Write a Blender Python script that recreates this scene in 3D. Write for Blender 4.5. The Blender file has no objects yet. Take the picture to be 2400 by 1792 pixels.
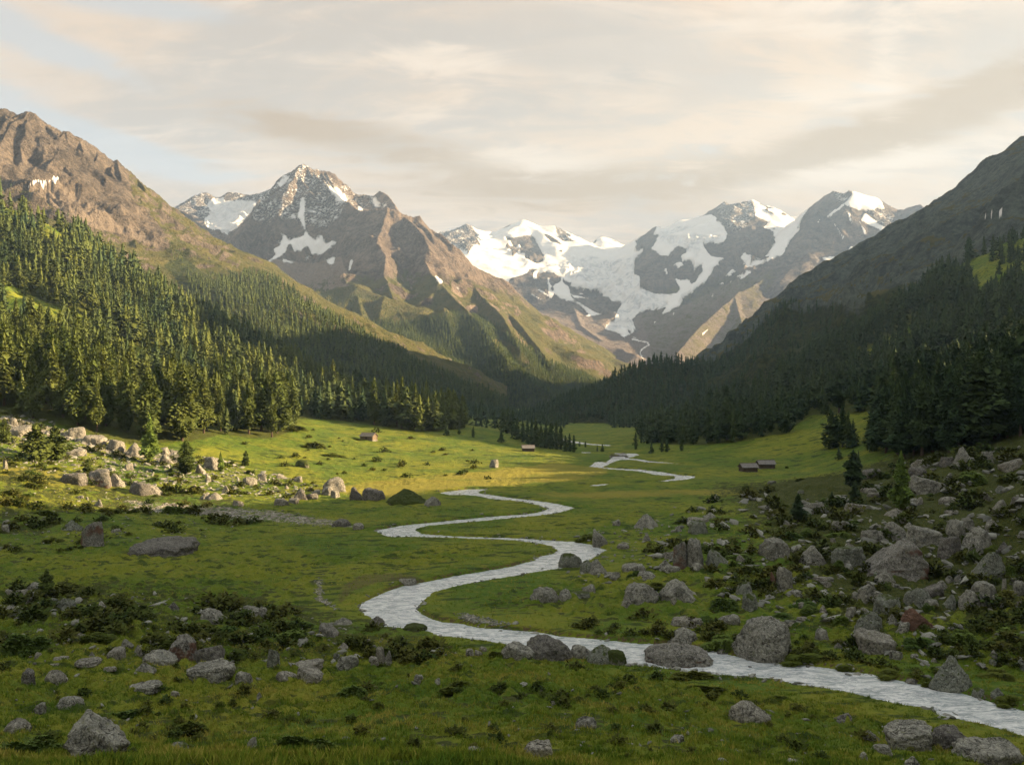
import bpy, math, random
import numpy as np
from mathutils import Vector, noise as mnoise

rng = np.random.default_rng(7)
random.seed(7)
SC = bpy.context.scene
COL = SC.collection
F = 2000.0            # focal length in photo pixels (2400 wide)
CX, CY = 1200.0, 896.0
EYE = 38.0            # eye height above the valley floor
SUN_AZ = math.radians(4)   # turned from +X towards +Y
SUN_EL = math.radians(16)
EXPO = 2.5

# ------------------------------------------------------------------ helpers
_perm = rng.permutation(4096)
_perm = np.concatenate([_perm, _perm])
_ga = rng.uniform(0, 2 * np.pi, 4096)
_gx, _gy = np.cos(_ga), np.sin(_ga)


def pn(x, y, seed=0):
    """2-D gradient noise, about -0.7..0.7"""
    x = np.asarray(x, float) + seed * 37.31
    y = np.asarray(y, float) + seed * 91.73
    xi = np.floor(x).astype(np.int64)
    yi = np.floor(y).astype(np.int64)
    xf, yf = x - xi, y - yi
    u = xf * xf * xf * (xf * (xf * 6 - 15) + 10)
    v = yf * yf * yf * (yf * (yf * 6 - 15) + 10)

    def g(ix, iy, fx, fy):
        h = _perm[(_perm[ix & 4095] + iy) & 4095]
        return _gx[h] * fx + _gy[h] * fy
    a = g(xi, yi, xf, yf)
    b = g(xi + 1, yi, xf - 1, yf)
    c = g(xi, yi + 1, xf, yf - 1)
    d = g(xi + 1, yi + 1, xf - 1, yf - 1)
    return (a + u * (b - a)) * (1 - v) + (c + u * (d - c)) * v


def fbm(x, y, octv=4, seed=0, gain=0.5, lac=2.03):
    s, a = 0.0, 1.0
    for i in range(octv):
        s = s + a * pn(x, y, seed + i)
        x, y, a = x * lac, y * lac, a * gain
    return s


def ridged(x, y, octv=5, seed=0, gain=0.5, lac=2.03):
    s, a, w = 0.0, 1.0, 1.0
    for i in range(octv):
        n = 1 - np.abs(pn(x, y, seed + i)) * 1.9
        n = n * n * w
        w = np.clip(n * 1.6, 0, 1)
        s = s + a * n
        x, y, a = x * lac, y * lac, a * gain
    return s


def sstep(a, b, x):
    t = np.clip((x - a) / (b - a), 0, 1)
    return t * t * (3 - 2 * t)


def inpoly(px, py, pts):
    pts = np.asarray(pts, float)
    res = np.zeros(np.shape(px), bool)
    j = len(pts) - 1
    for i in range(len(pts)):
        xi, yi = pts[i]
        xj, yj = pts[j]
        if yi != yj:
            c = ((yi > py) != (yj > py)) & (px < (xj - xi) * (py - yi) / (yj - yi) + xi)
            res ^= c
        j = i
    return res


def polydist(x, y, pts, closed=True):
    """distance to a polyline and the vector from the nearest point"""
    pts = np.asarray(pts, float)
    n = len(pts)
    best = np.full(np.shape(x), 1e18)
    vx = np.zeros(np.shape(x))
    vy = np.zeros(np.shape(x))
    for i in range(n if closed else n - 1):
        ax, ay = pts[i]
        bx, by = pts[(i + 1) % n]
        dx, dy = bx - ax, by - ay
        l2 = dx * dx + dy * dy + 1e-9
        t = np.clip(((x - ax) * dx + (y - ay) * dy) / l2, 0, 1)
        ex, ey = x - (ax + t * dx), y - (ay + t * dy)
        d2 = ex * ex + ey * ey
        m = d2 < best
        best = np.where(m, d2, best)
        vx = np.where(m, ex, vx)
        vy = np.where(m, ey, vy)
    return np.sqrt(best), vx, vy


def P3(px, py, Y):
    return ((px - CX) / F * Y, Y, EYE - (py - CY) / F * Y)


def proj(X, Y, Z):
    Ys = np.maximum(Y, 1.0)
    return CX + F * X / Ys, CY - F * (Z - EYE) / Ys


def mesh_np(name, V, Fc, smooth=True, attrs=None, mat=None):
    V = np.ascontiguousarray(V, np.float32)
    Fc = np.ascontiguousarray(Fc, np.int32)
    n, k = Fc.shape
    me = bpy.data.meshes.new(name)
    me.vertices.add(len(V))
    me.vertices.foreach_set("co", V.ravel())
    me.loops.add(n * k)
    me.loops.foreach_set("vertex_index", Fc.ravel())
    me.polygons.add(n)
    me.polygons.foreach_set("loop_start", np.arange(0, n * k, k, dtype=np.int32))
    me.polygons.foreach_set("use_smooth", np.full(n, smooth, bool))
    for an, a in (attrs or {}).items():
        a = np.asarray(a, np.float32)
        if a.ndim == 1:
            me.attributes.new(an, 'FLOAT', 'POINT').data.foreach_set("value", a)
        else:
            if a.shape[1] == 3:
                a = np.concatenate([a, np.ones((len(a), 1), np.float32)], 1)
            me.attributes.new(an, 'FLOAT_COLOR', 'POINT').data.foreach_set("color", np.ascontiguousarray(a).ravel())
    me.update(calc_edges=True)
    me.validate()
    if mat:
        me.materials.append(mat)
    return me


def link(name, me, parent=None, label=None, cat=None, kind=None, group=None):
    o = bpy.data.objects.new(name, me)
    COL.objects.link(o)
    if parent:
        o.parent = parent
    if label:
        o["label"] = label
    if cat:
        o["category"] = cat
    if kind:
        o["kind"] = kind
    if group:
        o["group"] = group
    return o


# ------------------------------------------------------------------ node helper
class NT:
    def __init__(self, name):
        self.m = bpy.data.materials.new(name)
        self.m.use_nodes = True
        self.t = self.m.node_tree
        self.t.nodes.clear()
        self.out = self.n('ShaderNodeOutputMaterial')
        self.b = self.n('ShaderNodeBsdfPrincipled')
        self.l(self.b.outputs[0], self.out.inputs['Surface'])

    def n(self, typ, **kw):
        nd = self.t.nodes.new(typ)
        for k, v in kw.items():
            setattr(nd, k, v)
        return nd

    def l(self, a, b):
        self.t.links.new(a, b)

    def _in(self, sock, v):
        if hasattr(v, 'links'):
            self.l(v, sock)
        else:
            if isinstance(v, tuple) and len(v) == 3 and sock.type == 'RGBA':
                v = (*v, 1)
            sock.default_value = v

    def attr(self, name, out='Fac'):
        return self.n('ShaderNodeAttribute', attribute_name=name).outputs[out]

    def pos(self):
        return self.n('ShaderNodeNewGeometry').outputs['Position']

    def objco(self):
        return self.n('ShaderNodeTexCoord').outputs['Object']

    def mapping(self, v, scale=(1, 1, 1), loc=(0, 0, 0), rot=(0, 0, 0)):
        nd = self.n('ShaderNodeMapping')
        self.l(v, nd.inputs['Vector'])
        nd.inputs['Scale'].default_value = scale
        nd.inputs['Location'].default_value = loc
        nd.inputs['Rotation'].default_value = rot
        return nd.outputs[0]

    def noise(self, vec, scale, detail=4, rough=0.55, dist=0.0):
        nd = self.n('ShaderNodeTexNoise')
        self.l(vec, nd.inputs['Vector'])
        nd.inputs['Scale'].default_value = scale
        nd.inputs['Detail'].default_value = detail
        nd.inputs['Roughness'].default_value = rough
        nd.inputs['Distortion'].default_value = dist
        return nd.outputs['Fac']

    def voro(self, vec, scale, feature='F1', out='Distance'):
        nd = self.n('ShaderNodeTexVoronoi', feature=feature)
        self.l(vec, nd.inputs['Vector'])
        nd.inputs['Scale'].default_value = scale
        return nd.outputs[out]

    def math(self, op, a, b=0.0, c=0.0, clamp=False):
        nd = self.n('ShaderNodeMath', operation=op, use_clamp=clamp)
        self._in(nd.inputs[0], a)
        self._in(nd.inputs[1], b)
        self._in(nd.inputs[2], c)
        return nd.outputs[0]

    def ramp(self, v, a, b):
        nd = self.n('ShaderNodeMapRange', interpolation_type='SMOOTHSTEP')
        self._in(nd.inputs[0], v)
        nd.inputs[1].default_value = a
        nd.inputs[2].default_value = b
        return nd.outputs[0]

    def mix(self, f, a, b, blend='MIX'):
        nd = self.n('ShaderNodeMix', data_type='RGBA', blend_type=blend)
        self._in(nd.inputs[0], f)
        self._in(nd.inputs[6], a)
        self._in(nd.inputs[7], b)
        return nd.outputs[2]

    def bump(self, h, strength=0.5, dist=1.0):
        nd = self.n('ShaderNodeBump')
        nd.inputs['Strength'].default_value = strength
        nd.inputs['Distance'].default_value = dist
        self.l(h, nd.inputs['Height'])
        self.l(nd.outputs[0], self.b.inputs['Normal'])

    def set(self, color=None, rough=None, spec=None):
        if color is not None:
            self._in(self.b.inputs['Base Color'], color)
        if rough is not None:
            self._in(self.b.inputs['Roughness'], rough)
        if spec is not None:
            self.b.inputs['Specular IOR Level'].default_value = spec
        return self.m


# ------------------------------------------------------------------ materials
def m_ground():
    t = NT('meadow')
    p = t.pos()
    n1 = t.noise(p, 0.035, 5, 0.6, 0.6)
    n2 = t.noise(p, 0.45, 5, 0.65)
    n3 = t.noise(p, 3.0, 4, 0.7)
    g = t.mix(t.ramp(n1, .35, .65), (.060, .110, .009), (.150, .165, .014))
    g = t.mix(t.math('MULTIPLY', t.ramp(n2, .5, .72), .55), g, (.215, .180, .032))
    g = t.mix(t.math('MULTIPLY', t.ramp(n2, .47, .30), .7), g, (.036, .074, .008))
    g = t.mix(t.math('MULTIPLY', t.ramp(n3, .42, .75), .35), g, (.150, .150, .030))
    g = t.mix(t.math('MULTIPLY', t.ramp(n3, .5, .25), .45), g, (.026, .045, .006))
    sp_ = t.noise(t.mapping(p, (.32, .9, .9)), .42, 4, .62, .3)
    g = t.mix(t.math('MULTIPLY', t.ramp(sp_, .53, .62), .85), g, (.026, .044, .008))
    # dry golden / brown sedge, plus sun gold painted into the lit strip
    dry = t.ramp(t.math('ADD', t.attr('dry'), t.math('MULTIPLY', t.math('SUBTRACT', n1, .5), 1.6)), .3, 1.1)
    g = t.mix(t.math('MULTIPLY', dry, .7), g, t.mix(n3, (.17, .150, .024), (.265, .215, .038)))
    # heath and dwarf shrubs, dark, plus shade painted into hummock hollows
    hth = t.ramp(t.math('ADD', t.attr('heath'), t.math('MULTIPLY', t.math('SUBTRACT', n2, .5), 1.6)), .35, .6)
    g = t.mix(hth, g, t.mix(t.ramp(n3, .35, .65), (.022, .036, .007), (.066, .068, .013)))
    # forest floor
    g = t.mix(t.math('MULTIPLY', t.ramp(t.math('ADD', t.attr('wood'), t.math('MULTIPLY', t.math('SUBTRACT', n2, .5), .9)), .3, .7), .8), g, (.045, .052, .012))
    # bare soil of cut banks
    g = t.mix(t.ramp(t.math('ADD', t.attr('soil'), t.math('MULTIPLY', t.math('SUBTRACT', n3, .5), 1.0)), .4, .7), g, t.mix(n3, (.055, .036, .018), (.12, .085, .045)))
    # stones and gravel
    cell = t.voro(p, 1.5, 'F1', 'Color')
    sep = t.n('ShaderNodeSeparateColor')
    t.l(cell, sep.inputs[0])
    st = t.mix(sep.outputs[0], (.13, .115, .095), (.36, .33, .28))
    st = t.mix(t.ramp(t.voro(p, 1.5, 'DISTANCE_TO_EDGE'), .08, .0), st, (.05, .05, .03))
    gm = t.ramp(t.math('ADD', t.attr('gravel'), t.math('MULTIPLY', t.math('SUBTRACT', n2, .5), 1.3)), .45, .6)
    g = t.mix(gm, g, st)
    h = t.math('ADD', t.math('MULTIPLY', n2, 1.2), t.math('MULTIPLY', n3, .35))
    t.bump(h, .8, .8)
    return t.set(g, .95, .15)


def m_mountain(name, rock_a, rock_b, sc=1.0):
    t = NT(name)
    p = t.pos()
    big = t.noise(p, .004 * sc, 5, .6, .4)
    mid = t.noise(p, .02 * sc, 6, .65)
    fine = t.noise(p, .09 * sc, 5, .7)
    strata = t.noise(t.mapping(p, (.3, .3, 1.6), (0, 0, 0), (.35, .25, 0)), .02 * sc, 5, .65, .5)
    r = t.mix(t.ramp(big, .35, .65), rock_a, rock_b)
    r = t.mix(t.math('MULTIPLY', t.ramp(strata, .5, .68), .55), r, tuple(c * .5 for c in rock_a))
    r = t.mix(t.math('MULTIPLY', t.ramp(fine, .45, .7), .5), r, tuple(c * 1.5 for c in rock_b))
    r = t.mix(t.math('MULTIPLY', t.ramp(fine, .5, .3), .5), r, tuple(c * .45 for c in rock_a))
    gul = t.noise(t.mapping(p, (1, 1, .18)), .035 * sc, 5, .7, .3)
    r = t.mix(t.math('MULTIPLY', t.ramp(gul, .48, .62), .55), r, tuple(c * .42 for c in rock_a))
    r = t.mix(t.math('MULTIPLY', t.ramp(gul, .46, .34), .4), r, tuple(c * 1.3 for c in rock_b))
    sr = t.math('MULTIPLY', t.math('SUBTRACT', mid, .5), 1.0)
    sf = t.math('MULTIPLY', t.math('SUBTRACT', fine, .5), 1.2)
    sc_c = t.mix(t.ramp(fine, .3, .7), tuple(c * .95 for c in rock_b), tuple(min(1, c * 1.35) for c in rock_b))
    r = t.mix(t.ramp(t.math('ADD', t.attr('scree'), t.math('MULTIPLY', sr, .6)), .35, .65), r, sc_c)
    gr = t.mix(t.ramp(mid, .3, .7), (.070, .076, .022), (.125, .110, .040))
    gr = t.mix(t.math('MULTIPLY', t.ramp(fine, .5, .75), .5), gr, (.05, .06, .016))
    r = t.mix(t.ramp(t.math('ADD', t.attr('grass'), t.math('ADD', sr, sf)), .35, .65), r, gr)
    wd = t.ramp(t.math('ADD', t.attr('wood'), t.math('MULTIPLY', sr, 1.4)), .35, .6)
    r = t.mix(wd, r, t.mix(t.ramp(fine, .35, .65), (.022, .034, .012), (.060, .068, .018)))
    sn = t.math('ADD', t.attr('snow'), t.math('ADD', t.math('MULTIPLY', sr, 1.2), t.math('MULTIPLY', sf, t.math('ADD', t.attr('speck'), .6))))
    ice = t.mix(t.ramp(t.noise(t.mapping(p, (1, 1, .4)), .012, 6, .7, 1.5), .45, .65), (.62, .60, .565), (.38, .385, .385))
    snc = t.mix(t.attr('ice'), (.66, .63, .585), ice)
    snm = t.ramp(sn, .34, .66)
    r = t.mix(snm, r, snc)
    vfine = t.noise(p, .3 * sc, 4, .7)
    h = t.math('ADD', t.math('MULTIPLY', mid, 24 / sc), t.math('ADD', t.math('MULTIPLY', fine, 14 / sc), t.math('MULTIPLY', vfine, 4.5 / sc)))
    h = t.math('MULTIPLY', h, t.math('SUBTRACT', 1.0, t.math('MULTIPLY', snm, .85)))
    t.bump(h, 1.0, 1.1)
    return t.set(r, .95, .1)


def m_water():
    t = NT('glacial water')
    p = t.pos()
    mp = t.mapping(p, (.8, 1.9, 1.0), (0, 0, 0), (0, 0, .3))
    w1 = t.noise(mp, .42, 6, .72, 1.2)
    w2 = t.noise(mp, 2.3, 5, .7, 1.0)
    foam = t.ramp(t.noise(mp, .8, 7, .78, 1.6), .50, .62)
    c = t.mix(t.ramp(w1, .35, .7), (.24, .28, .29), (.66, .67, .66))
    c = t.mix(t.math('MULTIPLY', foam, .7), c, (.80, .80, .78))
    t.bump(t.math('ADD', t.math('MULTIPLY', w1, .5), t.math('MULTIPLY', w2, .2)), .5, .7)
    return t.set(c, .16, .55)


M_GROUND = m_ground()
M_ROCKY = m_mountain('brown alpine rock', (.078, .065, .052), (.165, .134, .103), 1.6)
M_PEAK = m_mountain('grey brown peak rock', (.100, .079, .062), (.205, .158, .118))
M_ICE = m_mountain('glacier massif', (.090, .080, .073), (.165, .136, .113), .8)
M_DARK = m_mountain('grey green mountainside', (.084, .102, .088), (.122, .142, .114), 1.6)
M_WATER = m_water()

# ------------------------------------------------------------------ valley floor and river
def zfloor(Y):
    return np.where(Y > 380, -.02 * (np.minimum(Y, 1500) - 380), 0.0)


def flat(px, py):
    """photo pixel on the valley floor -> X, Y"""
    dy = py - CY
    Y = EYE * F / dy
    if Y > 380:
        Y = 30.4 * F / (dy - 40)
    return ((px - CX) / F * Y, Y)


BANK_A = [(1030,1154),(1057,1150),(1090,1146.4),(1147,1145.3),(1125,1150),(1122,1155),(1160,1160),(1200,1166.6),(1240.7,1170.7),(1281,1176),(1314,1181.5),(1348,1189.6),(1322,1197.8),(1281,1206),(1227,1210.5),(1200,1213),(1131,1220),(1063,1225.7),(995,1232),(972,1240.6),(987,1250),(1063,1255.6),(1145,1259),(1200,1260),(1254,1263),(1308.5,1267),(1346,1268),(1390,1276.4),(1422,1288.6),(1400.6,1301),(1379,1313),(1368,1318.5),(1308.5,1332),(1254,1340),(1200,1349.6),(1117,1363),(1063,1374),(1014,1387.7),(989.4,1409.5),(977,1423),(986.7,1436.7),(1008.5,1449),(1041,1457),(1084.7,1461),(1117.4,1469.4),(1200,1475),(1254,1480),(1308.5,1489.5),(1390,1496),(1444,1501.7),(1498,1507),(1566,1510),(1661,1523),(1682.6,1527),(1740,1540),(1800,1550),(1830,1554.6),(1908.5,1560),(1976,1569.5),(2044,1580),(2125,1596.6),(2185,1608.8),(2261,1625),(2315,1641),(2400,1664),(2750,1760)]
BANK_B = [(1030,1154),(1052,1159),(1112,1160),(1145,1167.6),(1200,1172.5),(1227,1175),(1254,1181.5),(1276,1188),(1282.7,1192),(1268,1199),(1232.5,1204.6),(1200,1206.7),(1145,1210.7),(1090,1216),(1008.5,1224),(940,1231),(899.6,1239),(878,1243),(897,1253),(921,1258),(981,1257.5),(1063,1259.7),(1145,1262.4),(1200,1265),(1254,1271),(1289.5,1277.8),(1307,1288.6),(1297.6,1296.7),(1259.7,1305),(1254,1311.7),(1200,1326.6),(1117,1341),(1063,1349.6),(1008.5,1360.5),(937.7,1374),(899.6,1387.7),(872,1401),(845,1415),(841,1423),(850.5,1436.7),(872,1450),(899.6,1466.7),(940,1470.8),(1000,1477.6),(1025,1488.5),(1063,1492.5),(1115,1497.6),(1183,1508.5),(1260,1520),(1350,1535),(1436,1541),(1466,1554.6),(1504,1558),(1600,1572),(1658,1577.6),(1742,1584),(1800,1588),(1868,1603),(1935.6,1611.5),(2003,1623.7),(2057.6,1638.6),(2112,1649.5),(2180,1659),(2201,1675),(2247,1684.7),(2315,1698),(2400,1724),(2750,1850)]


def c7(L):
    return [(1200 + x / 3.303, 750 + y / 3.303) for x, y in L]


RIVERS = [
    BANK_A + BANK_B[::-1],
    c7([(598,1132),(630,1110),(640,1097),(700,1095),(750,1108),(745,1120),(705,1135),(720,1141),(890,1152),(1000,1155),(1080,1166),(1170,1175),(1230,1186),(1300,1199),(1420,1206),(1405,1222),(1330,1235),(1240,1243),(1110,1250),(1180,1238),(1250,1226),(1268,1214),(1240,1205),(1090,1193),(1050,1181),(960,1166),(890,1161),(760,1151),(690,1143)]),
    c7([(760,1075),(765,1062),(800,1048),(840,1044),(795,1036),(795,1029),(960,1031),(985,1042),(940,1056),(895,1068),(960,1073),(1020,1080),(1062,1091),(1180,1099),(1340,1113),(1180,1104),(1040,1099),(960,1083),(890,1079),(830,1082),(745,1112),(700,1110),(740,1090)]),
    c7([(600,1278),(680,1269),(760,1263),(740,1273),(650,1283)]),
    c7([(395,918),(430,930),(500,938),(600,956),(760,966),(760,973),(600,964),(480,951),(390,930)]),
    c7([(540,1020),(612,1020),(610,1027),(540,1027)]),
]
RIV_W = [np.array([flat(*p) for p in R]) for R in RIVERS]

# ------------------------------------------------------------------ the ground as a radial-basis surface through surveyed points
G_PX = """0 1792 44;600 1792 45;1200 1792 45;1800 1792 47;2100 1792 57;2400 1800 70;-300 1792 44;2700 1850 85
1250 1560 102;1250 1650 72;900 1640 78;1700 1650 90;2100 1720 80;600 1600 88;600 1500 122;0 1500 118;0 1600 86;0 1420 140;300 1420 143;600 1420 145;900 1560 112;900 1700 62;400 1700 64
0 1280 190;0 1200 220;0 1130 250;0 1060 290;0 1010 325;300 1280 195;300 1180 255;300 1120 290;300 1060 335;450 1050 355;600 1180 265;600 1130 310;600 1080 355;650 1020 425;850 1100 365;880 1034 445;800 1000 495;1000 1060 425;1000 1005 520;1100 1020 500;1180 1052 450;1250 1035 520;1300 1062 440
1560 1045 500;1700 1062 430;1800 1110 352;1900 1090 375;1800 1018 470;2000 985 450;2050 962 470;1650 1048 455;1990 1090 335;1650 1170 275;1800 1180 250;1600 1280 190;1800 1280 183;2000 1130 270;2000 1250 198;2200 1250 190;2400 1280 168;2200 1400 145;2400 1400 138;2400 1560 112;2100 1500 122;2400 1180 203;2400 1100 238;2400 1035 270;2200 1090 260;2150 1110 262
2400 975 330;2200 990 360;2400 820 480;2400 700 650;2400 565 850;2300 605 900;2200 655 900;2100 725 880;2000 790 850;1900 850 800;1800 915 700;1700 970 620;1600 1010 600;2100 860 600;2000 910 550;2200 900 470;1850 970 560
0 490 900;184 565 920;325 655 900;456 740 880;586 805 850;694 875 780;814 940 680;922 978 620;1085 995 590;0 700 600;200 800 550;400 880 520;0 860 430;300 950 430;600 945 530;0 940 360;200 955 365;150 1005 345;200 650 780;400 770 720;-400 700 600;-400 500 800;-400 950 330;-400 1100 250;-400 1300 170;-400 1500 115"""
pts = []
for ln in G_PX.replace('\n', ';').split(';'):
    a = [float(v) for v in ln.split()]
    pts.append(P3(*a))
for R, step in zip(RIV_W, (2, 3, 3, 2, 3, 2)):
    for x, y in R[::step]:
        pts.append((x, y, float(zfloor(y)) + .1))
for (px, Y) in ((1380, 900), (1480, 900), (1420, 1100), (1450, 1500), (1400, 700), (1420, 2400), (1480, 2000)):
    pts.append(((px - CX) / F * Y, Y, float(zfloor(Y))))
# ground behind the eye, behind the ridges and beyond both edges of the photograph
pts += [(0, 20, 28), (0, 0, 34), (0, -40, 36.5), (60, -20, 34), (-60, -20, 34), (40, 30, 21), (-40, 30, 24),
        (-540, 1200, 150), (-350, 1250, 70), (-230, 1150, 24), (-150, 1000, 0), (-60, 900, -8), (-800, 900, 300), (-800, 600, 230),
        (-800, 1300, 260), (-300, 300, 50), (-300, 100, 45), (-500, 350, 120), (-900, 100, 200),
        (640, 1150, 130), (520, 1150, 95), (420, 1120, 60), (300, 1050, 16), (180, 900, -4), (800, 1300, 240),
        (110, 100, 18), (180, 100, 62), (300, 100, 150), (420, 100, 215), (300, 180, 140), (300, 245, 120), (300, 310, 88), (300, 400, 66), (300, 507, 74),  # unseen hill, heights shaped to throw the foreground shade and leave the lit strip
        (420, 245, 165), (420, 330, 118), (420, 412, 97), (420, 456, 100), (540, 470, 138), (600, 428, 150), (530, 356, 146), (450, 500, 138), (510, 590, 150), (520, 700, 165), (650, 850, 235), (700, 430, 170), (700, 490, 192), (700, 600, 250), (700, 350, 178), (700, 220, 250), (150, 0, 55), (300, 20, 160), (450, -40, 240), (300, -80, 160), (900, 700, 330), (900, 500, 220), (900, 300, 260), (110, 180, 16.5), (200, 260, 46), (240, 330, 50), (550, 435, 143), (470, 262, 180), (1200, 100, 260), (1150, 330, 200), (1200, 600, 260), (1800, 100, 280), (1800, 400, 200), (1800, 700, 330), (2400, 400, 220), (1500, 250, 210)]
pts = np.array(pts)
Y0 = 50.0


def warp(X, Y):
    return np.stack([X / (Y + 60) * 1.6, np.log(Y + 60)], -1)


W = warp(pts[:, 0], pts[:, 1])
# merge near-duplicates
keep = []
for i in range(len(W)):
    if all(np.hypot(*(W[i] - W[j])) > .012 for j in keep):
        keep.append(i)
W, zt = W[keep], pts[keep, 2]
sc_t = 1 / (pts[keep, 1] + 60)      # work in angular height so near and far get the same care


def phi(r):
    return np.sqrt(r * r + .05 ** 2)


n = len(W)
A = np.zeros((n + 3, n + 3))
A[:n, :n] = phi(np.hypot(W[:, None, 0] - W[None, :, 0], W[:, None, 1] - W[None, :, 1])) - np.eye(n) * .004
A[:n, n] = 1
A[:n, n + 1:] = W
A[n:, :n] = A[:n, n:].T
coef = np.linalg.solve(A, np.concatenate([zt * sc_t, np.zeros(3)]))


def rbf(X, Y):
    w = warp(X, Y)
    s = coef[n] + w[..., 0] * coef[n + 1] + w[..., 1] * coef[n + 2]
    for i in range(n):
        s = s + coef[i] * phi(np.hypot(w[..., 0] - W[i, 0], w[..., 1] - W[i, 1]))
    return s * (Y + 60)


def tussf(X, Y):
    return fbm(X / 2.1, Y / 1.4, 2, 21) + .35 * fbm(X / 5.5, Y / 3.4, 2, 27)


def talus(X, Y):
    return sstep(0, 30, X - (38 + .12 * (Y - 150))) * sstep(110, 150, Y) * (1 - sstep(290, 340, Y))


class Grid:
    """height sheet on columns of constant X/(Y+y0) and rows of constant Y"""

    def __init__(self, tc, yr, y0):
        self.tc, self.yr, self.y0 = np.asarray(tc), np.asarray(yr), y0
        self.X = self.tc[None, :] * (self.yr[:, None] + y0)
        self.Y = np.repeat(self.yr[:, None], len(self.tc), 1)

    def z_at(self, X, Y):
        t = X / (Y + self.y0)
        j = np.clip(np.searchsorted(self.tc, t) - 1, 0, len(self.tc) - 2)
        i = np.clip(np.searchsorted(self.yr, Y) - 1, 0, len(self.yr) - 2)
        u = np.clip((t - self.tc[j]) / (self.tc[j + 1] - self.tc[j]), 0, 1)
        v = np.clip((Y - self.yr[i]) / (self.yr[i + 1] - self.yr[i]), 0, 1)
        Z = self.Z
        return (Z[i, j] * (1 - u) + Z[i, j + 1] * u) * (1 - v) + (Z[i + 1, j] * (1 - u) + Z[i + 1, j + 1] * u) * v

    def faces(self, zmin=None):
        R, C = self.Z.shape
        idx = np.arange(R * C).reshape(R, C)
        f = np.stack([idx[:-1, :-1], idx[:-1, 1:], idx[1:, 1:], idx[1:, :-1]], -1).reshape(-1, 4)
        if zmin is not None:
            z = self.Z.ravel()
            f = f[z[f].max(1) > zmin]
        return f

    def mesh(self, name, mat, attrs, zmin=None):
        V = np.stack([self.X, self.Y, self.Z], -1).reshape(-1, 3)
        f = self.faces(zmin)
        if zmin is not None:
            used = np.zeros(len(V), bool)
            used[f.ravel()] = True
            re = np.cumsum(used) - 1
            f = re[f]
            V = V[used]
            attrs = {k: a.reshape(-1)[used] for k, a in attrs.items()}
        else:
            attrs = {k: a.reshape(-1) for k, a in attrs.items()}
        return mesh_np(name, V, f, True, attrs, mat)


tf = np.arange(-.66, .66, .00165)
tc = np.concatenate([np.linspace(-3, -.7, 26), tf, np.linspace(.68, 1.6, 60), np.linspace(1.7, 4, 16)])
yr = [-40., -30, -20, -10, 0, 8, 15, 20, 24, 27, 29, 30.5]
while yr[-1] < 2600:
    y = yr[-1]
    if y < 130:
        s = .36
    elif y < 1150:
        s = min(3.0, max(.5, y * y * 2.0e-5))
    else:
        s = 22
    yr.append(y + s)
GR = Grid(tc, yr, Y0)
X, Y = GR.X, GR.Y
Z = rbf(X, Y)
# keep the river plain flat
sd_all = np.full(X.shape, 1e9)
far_side = np.zeros(X.shape)
inside = np.zeros(X.shape, bool)
for R in RIV_W:
    lo, hi = R.min(0) - 60, R.max(0) + 60
    m = (X > lo[0]) & (X < hi[0]) & (Y > lo[1]) & (Y < hi[1])
    xs, ys = X[m], Y[m]
    d, vx, vy = polydist(xs, ys, R)
    ins = inpoly(xs, ys, R)
    old = sd_all[m]
    b = d < old
    sd_all[m] = np.where(b, d, old)
    far_side[m] = np.where(b, vy / (d + 1e-6), far_side[m])
    inside[m] |= ins
sd_sg = np.where(inside, -sd_all, sd_all) + np.where(sd_all < 6, fbm(X / 2.4, Y / 1.6, 3, 65) * .55 * np.clip(Y / 220, .5, 1.2), 0)
inside = sd_sg < 0
sd_all = np.abs(sd_sg)
zf = zfloor(Y)
damp = 1 - sstep(2, 14, sd_all)
# hummocks
bump_n = fbm(X / 26, Y / 26, 3, 3) * 1.1 + fbm(X / 7, Y / 7, 3, 11) * .42
near = 1 - sstep(120, 260, Y)
Z = Z + np.clip(fbm(X / 5.5, Y / 2.6, 3, 23) + .1, -.2, 1) * .42 * sstep(85, 130, Y) * (1 - sstep(420, 520, Y)) * (1 - damp)
tuss = np.maximum(-.1, tussf(X, Y)) * 1.5 * (.35 + .65 * sstep(45, 95, Y)) * (1 - .6 * sstep(110, 240, Y)) * (1 - sstep(300, 420, Y))
slope_amt = sstep(2, 30, np.abs(Z - zf))
Z = Z + bump_n * (.35 + .9 * slope_amt) * (1 - .8 * damp) * (1 + .5 * sstep(300, 900, Y)) + tuss * (1 - damp)
rough = (ridged(X / 60, Y / 60, 5, 41) - .9) * 5.0 * sstep(40, 110, Z - zf) * sstep(380, 560, Y)
Z = Z + rough
# right bank talus: broken ground
tal = talus(X, Y)
Z = Z + tal * (np.abs(fbm(X / 9, Y / 9, 3, 51)) * 2.4 + fbm(X / 3.2, Y / 3.2, 2, 55) * .5 - .4) * (1 - damp)
# banks: cut on the far side, low on the near side
fs = sstep(-.2, .6, far_side)
bank_h = .10 + fs * (.55 + .25 * pn(X / 5, Y / 5, 61)) + np.clip(pn(X / 2.2, Y / 2.2, 63), 0, 1) * .12
bank = zf + bank_h * sstep(-.05, .55, sd_all) * (1 + .0 * X)
out_z = np.where(sd_all < 14, bank * damp + (1 - damp) * np.maximum(Z, zf + .08), Z)
in_z = zf - .03 - .6 * sstep(0, 2.0, sd_all)
Z = np.where(inside, in_z, np.maximum(out_z, np.where(sd_all < 25, zf + .06, -1e9)))
GR.Z = Z
PXg, PYg = proj(X, Y, Z)

_cache = {}


def gz(x, y):
    return GR.z_at(np.asarray(x, float), np.asarray(y, float))


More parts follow.
